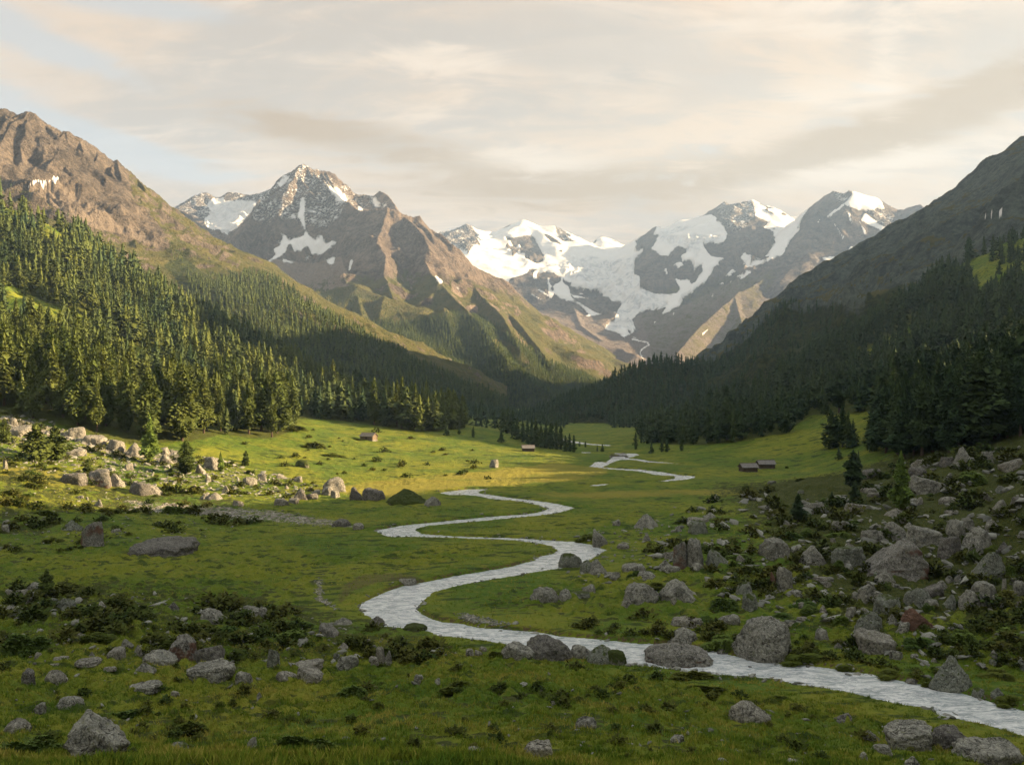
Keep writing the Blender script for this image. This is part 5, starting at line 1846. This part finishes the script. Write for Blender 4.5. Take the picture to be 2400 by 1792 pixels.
ZS = {'a': 'dark shrub among the rubble and grass below the sunlit wood', 'b': 'dark low shrub in the heath of the near bank', 'd': 'dark low shrub beside the hollow near the bend', 'e': 'dark low shrub among the lower rocks of the boulder field',
      'f': 'green shrub at the water edge by the great boulder', 'g': 'dark dwarf shrub between rocks of the boulder field', 'h': 'dark shrub on the steep bank across the stream', 'z': 'dark shrub on the sunlit meadow near the log hut'}
ents = []
for ln in SB.split('\n'):
    f = ln.split(None, 6)
    ox, oy, s = CR[f[0]]
    x0, y0, x1, y1 = (float(v) for v in f[1:5])
    ents.append((f[0], ox + x0 / s, oy + y0 / s, ox + x1 / s, oy + y1 / s, int(f[5]), f[6] if len(f) > 6 else None))
hx, hy, hzv = hit([(e[1] + e[3]) / 2 for e in ents], [e[4] - .2 * (e[4] - e[2]) for e in ents])
for i, (e, x, y, z) in enumerate(zip(ents, hx, hy, hzv)):
    k, x0, y0, x1, y1, mt, lab = e
    w = (x1 - x0) / F * y
    h = (y1 - y0) / F * y * (.62 if mt == 0 else .5)
    o = link('shrub', (SHR if mt == 0 else SHR2)[i % 5], None, lab or ZS[k], 'shrub', None, None if lab else 'shrubs' + ZS[k][ZS[k].index('shrub') + 5:])
    o.scale = (w, min(w * .8, h * 3 + 1), h * 1.15)
    gx_ = float(gz(x + 5, y) - gz(x - 5, y)) / 10
    gy_ = float(gz(x, y + 5) - gz(x, y - 5)) / 10
    q = Vector((0, 0, 1)).rotation_difference(Vector((-gx_, -gy_, 1)).normalized())
    o.rotation_mode = 'QUATERNION'
    o.rotation_quaternion = q @ Vector((0, 0, 1)).rotation_difference(Vector((0, 0, 1)))
    o.location = (x, y, z - h * .16)

# ------------------------------------------------------------------ dwarf heath past counting
def low_geo(seed):
    r = np.random.default_rng(seed)
    n = 170
    th, u = r.uniform(0, 6.28, n), r.uniform(0, 1, n) ** .8
    lob = 1 + .3 * np.sin(2 * th + r.uniform(0, 6)) + .25 * np.sin(5 * th + r.uniform(0, 6))
    rd = .46 * np.sqrt(1 - u ** 2) * lob * np.sqrt(r.uniform(.2, 1.2, n))
    c = np.stack([rd * np.cos(th), rd * np.sin(th), u * .30 * (1 + .4 * np.sin(3 * th))], -1)
    d = np.stack([np.cos(th), np.sin(th), r.normal(.5, .5, n)], -1)
    d /= np.linalg.norm(d, axis=1)[:, None]
    tg = np.stack([-np.sin(th), np.cos(th), r.normal(0, .5, n)], -1)
    q = r.uniform(.04, .11, n)[:, None]
    V = np.stack([c - d * q, c + tg * q * .6, c + d * q, c - tg * q * .6], 1).reshape(-1, 3)
    i = np.arange(n) * 4
    return V, np.concatenate([np.stack([i, i + 1, i + 2], -1), np.stack([i, i + 2, i + 3], -1)])


hs = []
for polys, n, s0, s1, sd in ((TALUS, 800, 18, 70, 91), (NEARB, 420, 20, 80, 92), ([[(0,1560),(1000,1570),(1500,1560),(2000,1680),(2400,1775),(2400,1792),(0,1792)]], 260, 16, 60, 93),
                             ([[(0,1080),(260,1120),(600,1180),(620,1230),(300,1260),(0,1330)]], 230, 12, 50, 94), (RUB, 260, 10, 34, 95), ([[(620,960),(860,1000),(1150,1060),(1150,1130),(700,1110),(560,1040)]], 90, 8, 30, 96),
                             ([[(1260,1480),(1500,1500),(1850,1545),(2400,1655),(2400,1560),(1900,1500),(1500,1440)]], 220, 16, 60, 97)):
    x, y, z, px, py = pick(polys, n, 1, sd)
    q = np.random.default_rng(sd)
    keep_ = (sdist(x, y) > .8) & (fbm(x / 14, y / 14, 2, 411) > q.uniform(-.35, .3, len(x)))
    x, y, z = x[keep_], y[keep_], z[keep_]
    hs.append((np.stack([x, y, z + .27], -1), np.exp(q.uniform(math.log(s0), math.log(s1), len(x))) / F * y))
P_ = np.concatenate([a for a, b in hs])
S_ = np.concatenate([b for a, b in hs])
V, Fc, ti = merge(P_, S_, np.ones(len(S_)), [low_geo(800 + k) for k in range(6)], 9)
t = NT('heath leaves')
nz = t.noise(t.pos(), 2.2, 4, .7)
ta = t.attr('tint')
cc = t.mix(nz, t.mix(ta, (.020, .036, .008), (.050, .058, .012)), t.mix(ta, (.055, .080, .016), (.105, .100, .022)))
link('heath', mesh_np('heath', V, Fc, False, {'tint': ti}, t.set(cc, .95, .1)), None, 'low dark heath cushions covering the stony slopes', 'ground cover', 'stuff')

# ------------------------------------------------------------------ grass
r = np.random.default_rng(88)


def tufts(n, y0, y1, h0, h1, blades, pw=2.0):
    Y = (r.uniform(y0 ** pw, y1 ** pw, n)) ** (1 / pw)
    X = r.uniform(-.66, .66, n) * Y
    m = sdist(X, Y) > .12
    dense = fbm(X / 2.2, Y / 2.2, 2, 401)
    m &= (dense > r.uniform(-.75, .15, n)) & (tussf(X, Y) > r.uniform(-.16, .22, n)) & (r.uniform(0, 1, n) > talus(X, Y) * .85)
    X, Y = X[m], Y[m]
    ok = np.ones(len(X), bool)
    for (bx, by, br) in rock_list:
        if by < y1 + 10:
            ok &= (X - bx) ** 2 + (Y - by) ** 2 > (br * .75) ** 2
    X, Y = X[ok], Y[ok]
    Zt = gz(X, Y)
    n = len(X)
    N = n * blades
    bx = np.repeat(X, blades) + r.normal(0, .10, N)
    by = np.repeat(Y, blades) + r.normal(0, .10, N)
    bz = np.repeat(Zt, blades) - .02
    hh = np.repeat(r.uniform(h0, h1, n), blades) * r.uniform(.6, 1.2, N)
    a = r.uniform(0, 6.28, N)
    wd = hh * r.uniform(.07, .13, N)
    ln = r.uniform(.15, .75, N) * hh
    la = r.uniform(0, 6.28, N)
    V = np.stack([np.stack([bx - np.cos(a) * wd, by - np.sin(a) * wd, bz], -1), np.stack([bx + np.cos(a) * wd, by + np.sin(a) * wd, bz], -1),
                  np.stack([bx + np.cos(la) * ln, by + np.sin(la) * ln, bz + hh], -1)], 1).reshape(-1, 3)
    patch = np.clip(.45 + .9 * fbm(X / 9, Y / 9, 3, 405) + r.normal(0, .22, n), 0, 1)
    return V, np.repeat(np.repeat(patch, blades), 3)


g1 = tufts(260000, 27, 128, .14, .40, 4, 1.2)
g0 = tufts(120000, 20, 50, .14, .40, 5, 1.2)
g2_ = tufts(90000, 110, 260, .22, .46, 3, 1.4)
V = np.concatenate([g0[0], g1[0], g2_[0]])
ti = np.concatenate([g0[1], g1[1], g2_[1]])
t = NT('grass blades')
ta = t.attr('tint')
cc = t.mix(t.ramp(ta, 0, .55), (.068, .125, .010), (.165, .200, .018))
cc = t.mix(t.ramp(ta, .6, 1.0), cc, (.33, .28, .06))
link('grass', mesh_np('grass', V, np.arange(len(V)).reshape(-1, 3), False, {'tint': ti}, t.set(cc, .9, .15)), None, 'short alpine grass with paler tufts on the near slope', 'grass', 'stuff')

# ------------------------------------------------------------------ huts, footbridge
def m_logs(name, a, b, sc):
    t = NT(name)
    nz = t.noise(t.mapping(t.objco(), sc), 1.0, 5, .7)
    n2 = t.noise(t.objco(), 3, 3, .6)
    c = t.mix(t.ramp(nz, .3, .7), a, b)
    c = t.mix(t.math('MULTIPLY', t.ramp(n2, .55, .75), .4), c, tuple(min(1, v * 1.5) for v in b))
    return t.set(c, .9, .15)


M_LOG = m_logs('weathered logs', (.045, .036, .028), (.13, .105, .080), (1, 1, 9))
M_SHING = m_logs('grey shingles', (.11, .10, .095), (.24, .225, .21), (6, 1.5, 1))
M_PLANK = m_logs('old planks', (.05, .042, .035), (.12, .10, .08), (8, 8, 1))
M_STONE = MR['p']


def box(b, x0, x1, y0, y1, z0, z1):
    vs = [b.verts.new((x, y, z)) for z in (z0, z1) for y in (y0, y1) for x in (x0, x1)]
    for q in ((0, 2, 3, 1), (4, 5, 7, 6), (0, 1, 5, 4), (2, 6, 7, 3), (0, 4, 6, 2), (1, 3, 7, 5)):
        b.faces.new([vs[i] for i in q])


def tube(b, p, q, r0, seg=8):
    p, q = Vector(p), Vector(q)
    d = (q - p).normalized()
    s = d.orthogonal().normalized()
    u = d.cross(s)
    ra = [b.verts.new(p + (s * math.cos(a) + u * math.sin(a)) * r0) for a in (2 * math.pi * i / seg for i in range(seg))]
    rb = [b.verts.new(q + (s * math.cos(a) + u * math.sin(a)) * r0) for a in (2 * math.pi * i / seg for i in range(seg))]
    for i in range(seg):
        b.faces.new((ra[i], ra[(i + 1) % seg], rb[(i + 1) % seg], rb[i]))
    b.faces.new(ra[::-1])
    b.faces.new(rb)


def done(b, name, mat, parent):
    bmesh.ops.recalc_face_normals(b, faces=b.faces)
    me = bpy.data.meshes.new(name)
    b.to_mesh(me)
    b.free()
    me.materials.append(mat)
    return link(name, me, parent)


def hut(px, py, L, Dp, Hw, rot, label, roofmat, wallmat, group):
    x, y, z = (float(v[0]) for v in hit(px, py, 150))
    o = bpy.data.objects.new('log_hut', None)
    COL.objects.link(o)
    o.location = (x, y + Dp / 2 * .8, z - .15)
    o.rotation_euler = (0, 0, rot)
    o['label'], o['category'], o['group'] = label, 'hut', group
    hr = Hw + Dp * .30
    b = bmesh.new()
    n = max(6, int(Hw / .24))
    for i in range(n):                                   # stacked logs, crossing at the corners
        zc = .35 + (i + .5) * (Hw - .35) / n
        for s in (-1, 1):
            tube(b, (-L / 2 - .25, s * (Dp / 2 - .12), zc), (L / 2 + .25, s * (Dp / 2 - .12), zc), .135)
            tube(b, (s * (L / 2 - .12), -Dp / 2 - .25, zc + .02), (s * (L / 2 - .12), Dp / 2 + .25, zc + .02), .131)
    m = 5
    for i in range(m):                                   # gables
        zc = Hw + (i + .5) * (hr - Hw) / m
        ww = Dp / 2 * (1 - (i + .5) / m)
        for s in (-1, 1):
            tube(b, (s * (L / 2 - .12), -ww, zc), (s * (L / 2 - .12), ww, zc), .14)
    done(b, 'wall', wallmat, o)
    b = bmesh.new()
    box(b, -L / 2 - .1, L / 2 + .1, -Dp / 2 - .1, Dp / 2 + .1, -.9, .36)
    done(b, 'foundation', M_STONE, o)
    b = bmesh.new()
    ov, th = .65, .16
    sl = (hr - Hw) / (Dp / 2)
    rows = 5
    for s in (-1, 1):                                    # shingle courses, each lapping the one below
        for k in range(rows):
            a0, a1 = k / rows, (k + 1.12) / rows
            run = Dp / 2 + ov
            y0, y1 = s * run * (1 - a0), s * run * max(0, 1 - a1)
            z0, z1 = hr + .12 - sl * run * (1 - a0) + .02, hr + .12 - sl * run * max(0, 1 - a1)
            v = [b.verts.new(c) for c in ((-L / 2 - ov, y0, z0), (L / 2 + ov, y0, z0), (L / 2 + ov, y1, z1), (-L / 2 - ov, y1, z1),
                                          (-L / 2 - ov, y0, z0 + th), (L / 2 + ov, y0, z0 + th), (L / 2 + ov, y1, z1 + th * .5), (-L / 2 - ov, y1, z1 + th * .5))]
            for q in ((0, 1, 2, 3), (4, 7, 6, 5), (0, 4, 5, 1), (3, 2, 6, 7), (0, 3, 7, 4), (1, 5, 6, 2)):
                b.faces.new([v[i] for i in q])
    rf = done(b, 'roof', roofmat, o)
    b = bmesh.new()
    tube(b, (-L / 2 - ov, 0, hr + .24), (L / 2 + ov, 0, hr + .24), .13)
    done(b, 'ridge_log', wallmat, rf)
    b = bmesh.new()
    for k in range(6):
        box(b, -.55 + k * .185, -.55 + k * .185 + .175, -Dp / 2 - .20, -Dp / 2 - .13, .36, min(1.95, Hw - .15))
    dr = done(b, 'door', M_PLANK, o)
    b = bmesh.new()
    box(b, .36, .42, -Dp / 2 - .27, -Dp / 2 - .205, 1.0, 1.2)
    done(b, 'handle', M_BARK, dr)
    b = bmesh.new()
    for s in (-1, 1):
        box(b, s * .64 - .07, s * .64 + .07, -Dp / 2 - .22, -Dp / 2 - .12, .36, min(2.1, Hw))
    done(b, 'door_frame', wallmat, o)
    return o


M_SHINGW = m_logs('sunbleached shingles', (.16, .13, .10), (.32, .27, .22), (6, 1.5, 1))
M_LOGW = m_logs('pale weathered logs', (.10, .078, .055), (.22, .17, .12), (1, 1, 9))
HG = 'log huts of the valley'
hut(863, 1031, 7.4, 4.6, 2.3, math.radians(-24), 'sunlit pale log hut on the western meadow below the wood', M_SHINGW, M_LOGW, HG)
hut(1238, 1058, 5.6, 4.0, 2.0, math.radians(6), 'small dark log hut on the mid meadow before the tree clump', M_SHING, M_LOG, HG)
hut(1756, 1106, 6.2, 4.2, 2.2, math.radians(10), 'dark log hut with a shingle roof, lower of the pair across the river', M_SHING, M_LOG, HG)
hut(1797, 1098, 6.6, 4.2, 2.2, math.radians(4), 'dark log hut standing higher behind its twin across the river', M_SHING, M_LOG, HG)

bx, by = flat(1450, 1072)
bz = float(zfloor(by))
o = bpy.data.objects.new('footbridge', None)
COL.objects.link(o)
o.location = (bx, by, bz)
o.rotation_euler = (0, 0, math.radians(8))
o['label'], o['category'] = 'dark wooden footbridge across the upper river', 'bridge'
b = bmesh.new()
for k in range(22):
    box(b, -4.2 + k * .385, -4.2 + k * .385 + .35, -.8, .8, .95, 1.05)
done(b, 'deck', M_PLANK, o)
for s in (-1, 1):
    b = bmesh.new()
    tube(b, (-4.4, s * .6, .78), (4.4, s * .6, .78), .17)
    done(b, 'beam', M_LOG, o)
    b = bmesh.new()
    for k in range(5):
        tube(b, (-4 + 2 * k, s * .78, .8), (-4 + 2 * k, s * .78, 1.95), .07)
    tube(b, (-4.2, s * .78, 1.9), (4.2, s * .78, 1.9), .06)
    tube(b, (-4.2, s * .78, 1.45), (4.2, s * .78, 1.45), .05)
    done(b, 'railing', M_LOG, o)
for s in (-1, 1):
    b = bmesh.new()
    box(b, s * 4.3 - .6, s * 4.3 + .6, -1.1, 1.1, -.8, .9)
    done(b, 'abutment', M_STONE, o)
HAZE = 5.4e-5

# ------------------------------------------------------------------ air
bm = bmesh.new()
bmesh.ops.create_cube(bm, size=1)
me = bpy.data.meshes.new('haze')
bm.to_mesh(me)
bm.free()
hz_m = bpy.data.materials.new('thin mountain air')
hz_m.use_nodes = True
nt = hz_m.node_tree
nt.nodes.clear()
ou = nt.nodes.new('ShaderNodeOutputMaterial')
vo = nt.nodes.new('ShaderNodeVolumePrincipled')
vo.inputs['Color'].default_value = (.46, .67, 1.0, 1)
vo.inputs['Density'].default_value = HAZE
vo.inputs['Anisotropy'].default_value = .2
nt.links.new(vo.outputs[0], ou.inputs['Volume'])
me.materials.append(hz_m)
hz = link('haze', me, None, 'thin bluish air filling the valley', 'haze', 'stuff')
hz.scale = (13000, 9600, 2300)
hz.location = (0, 4000, 1096)

# ------------------------------------------------------------------ sky
w = bpy.data.worlds.new("World")
SC.world = w
w.use_nodes = True
nt = w.node_tree
nt.nodes.clear()
T = NT.__new__(NT)
T.t = nt
ou = T.n('ShaderNodeOutputWorld')
bg = T.n('ShaderNodeBackground')
T.l(bg.outputs[0], ou.inputs[0])
sky = T.n('ShaderNodeTexSky', sky_type='NISHITA')
sky.sun_disc = False
sky.sun_elevation = SUN_EL
sky.sun_rotation = math.pi / 2 - SUN_AZ
sky.altitude = 1900
d = T.n('ShaderNodeTexCoord').outputs['Generated']
sp = T.n('ShaderNodeSeparateXYZ')
T.l(d, sp.inputs[0])
dx, dy, dz = sp.outputs
az = T.math('ARCTAN2', dx, dy)
el = T.math('ARCSINE', dz)
den = T.math('ADD', T.math('MAXIMUM', dz, 0.0), .16)
cv = T.n('ShaderNodeCombineXYZ')
T.l(T.math('DIVIDE', dx, den), cv.inputs[0])
T.l(T.math('DIVIDE', dy, den), cv.inputs[1])
cp = cv.outputs[0]
n1 = T.noise(T.mapping(cp, (1, 1.25, 1), (3.1, .7, 0), (0, 0, .35)), 1.3, 12, .62, .7)
n2 = T.noise(T.mapping(cp, (.55, 1.6, 1), (7.7, 2.2, 0), (0, 0, -.25)), 1.5, 8, .55, .9)
n3 = T.noise(T.mapping(cp, (.7, 1.9, 1), (1.7, 9.2, 0), (0, 0, .2)), 4.2, 12, .68, 1.1)


def blob(a, e, sa, se, tilt=0.0):
    """soft oval cloud or gap at an azimuth and elevation (degrees)"""
    u = T.math('SUBTRACT', az, math.radians(a))
    v = T.math('SUBTRACT', T.math('SUBTRACT', el, math.radians(e)), T.math('MULTIPLY', u, tilt))
    q2 = T.math('ADD', T.math('POWER', T.math('DIVIDE', u, math.radians(sa)), 2.0), T.math('POWER', T.math('DIVIDE', v, math.radians(se)), 2.0))
    return T.math('EXPONENT', T.math('MULTIPLY', q2, -1.0))


def addn(*v):
    s = v[0]
    for k in v[1:]:
        s = T.math('ADD', s, k)
    return s


def px2sky(px, py):
    x, z = (px - CX) / F, (CY - py) / F
    return math.degrees(math.atan(x)), math.degrees(math.atan2(z, math.hypot(1, x)))


def pb(px, py, wpx, hpx, tilt=0.0):
    a, e = px2sky(px, py)
    return blob(a, e, wpx / F * 57.3, hpx / F * 57.3, tilt)


k = 2 ** -EXPO
blue = (.55 * k, .56 * k, .54 * k)
cream = (.86 * k, .63 * k, .43 * k)
white = (.93 * k, .74 * k, .56 * k)
tan_ = (.50 * k, .325 * k, .17 * k)
greyb = (.58 * k, .485 * k, .40 * k)
wob = T.math('MULTIPLY', T.math('SUBTRACT', n1, .5), 1.0)
wob3 = T.math('MULTIPLY', T.math('SUBTRACT', n3, .5), 2.6)
c = T.mix(T.ramp(T.math('ADD', T.math('MULTIPLY', n1, .7), T.math('MULTIPLY', n3, .3)), .40, .58), greyb, cream)
c = T.mix(T.ramp(addn(T.math('MULTIPLY', n2, .8), T.math('MULTIPLY', n3, .7)), .72, .96), c, white)
grey_m = addn(pb(1400, 110, 300, 60), pb(1700, 200, 160, 60), pb(2330, 110, 120, 90), pb(1250, 60, 200, 60), wob, wob3)
c = T.mix(T.math('MULTIPLY', T.ramp(grey_m, .35, 1.0), .75), c, greyb)
tan_m = addn(T.math('MULTIPLY', pb(2150, 285, 400, 55, .22), 1.5), T.math('MULTIPLY', pb(700, 290, 300, 45, -.1), .7), T.math('MULTIPLY', pb(880, 340, 380, 45, -.1), .6), pb(1300, 440, 420, 60), T.math('MULTIPLY', wob, 1.5), wob3)
c = T.mix(T.math('MULTIPLY', T.ramp(tan_m, .2, 1.05), .9), c, tan_)
wh_m = addn(pb(2080, 110, 60, 150, 0), pb(1950, 410, 320, 30, .1), pb(1030, 130, 160, 70), pb(1250, 370, 200, 40), T.math('MULTIPLY', wob, 1.4), wob3)
c = T.mix(T.math('MULTIPLY', T.ramp(wh_m, .3, 1.15), .9), c, white)
bl_m = addn(pb(90, 95, 260, 34, -.25), pb(150, 290, 220, 26, -.2), pb(380, 390, 170, 35, -.1), pb(430, 30, 250, 30), pb(-500, 200, 400, 250), T.math('MULTIPLY', wob, 1.6), wob3)
skyc = T.n('ShaderNodeVectorMath', operation='SCALE')
T.l(sky.outputs[0], skyc.inputs[0])
skyc.inputs['Scale'].default_value = .06
blu = T.mix(.15, blue, skyc.outputs[0])
c = T.mix(T.math('MULTIPLY', T.ramp(bl_m, .2, 1.1), .7), c, blu)
# upper sky out of view: bluer, and brightened as fill for the shaded ground
hi = T.ramp(el, math.radians(25), math.radians(48))
hi = T.math('MAXIMUM', hi, T.math('MULTIPLY', T.ramp(T.math('ABSOLUTE', az), math.radians(60), math.radians(120)), .6))
c = T.mix(hi, c, (.90 * k, .92 * k, .91 * k))
T.l(c, bg.inputs['Color'])
bg.inputs['Strength'].default_value = 1.0

# ------------------------------------------------------------------ sun
ld = bpy.data.lights.new('sun', 'SUN')
ld.energy = 5.0
ld.angle = math.radians(.55)
ld.color = (1.0, .73, .43)
lo = bpy.data.objects.new('sun', ld)
COL.objects.link(lo)
S = Vector((math.cos(SUN_AZ) * math.cos(SUN_EL), math.sin(SUN_AZ) * math.cos(SUN_EL), math.sin(SUN_EL)))
lo.rotation_euler = (-S).to_track_quat('-Z', 'Y').to_euler()
lo.location = S * 500

# ------------------------------------------------------------------ camera and render settings
cd = bpy.data.cameras.new('camera')
cd.sensor_width = 36
cd.lens = 36 * F / 2400
cd.clip_start = .5
cd.clip_end = 60000
co = bpy.data.objects.new('camera', cd)
COL.objects.link(co)
co.location = (0, 0, EYE)
co.rotation_euler = (math.pi / 2, 0, 0)
SC.camera = co
vs = SC.view_settings
vs.view_transform = 'Standard'
vs.look = 'None'
vs.exposure = EXPO
vs.gamma = 1.0
cy = SC.cycles
cy.use_denoising = True
cy.denoiser = 'OPENIMAGEDENOISE'
cy.max_bounces = 5
cy.diffuse_bounces = 3
cy.glossy_bounces = 2
cy.transmission_bounces = 2
cy.volume_bounces = 0
cy.use_adaptive_sampling = True
cy.adaptive_threshold = .02
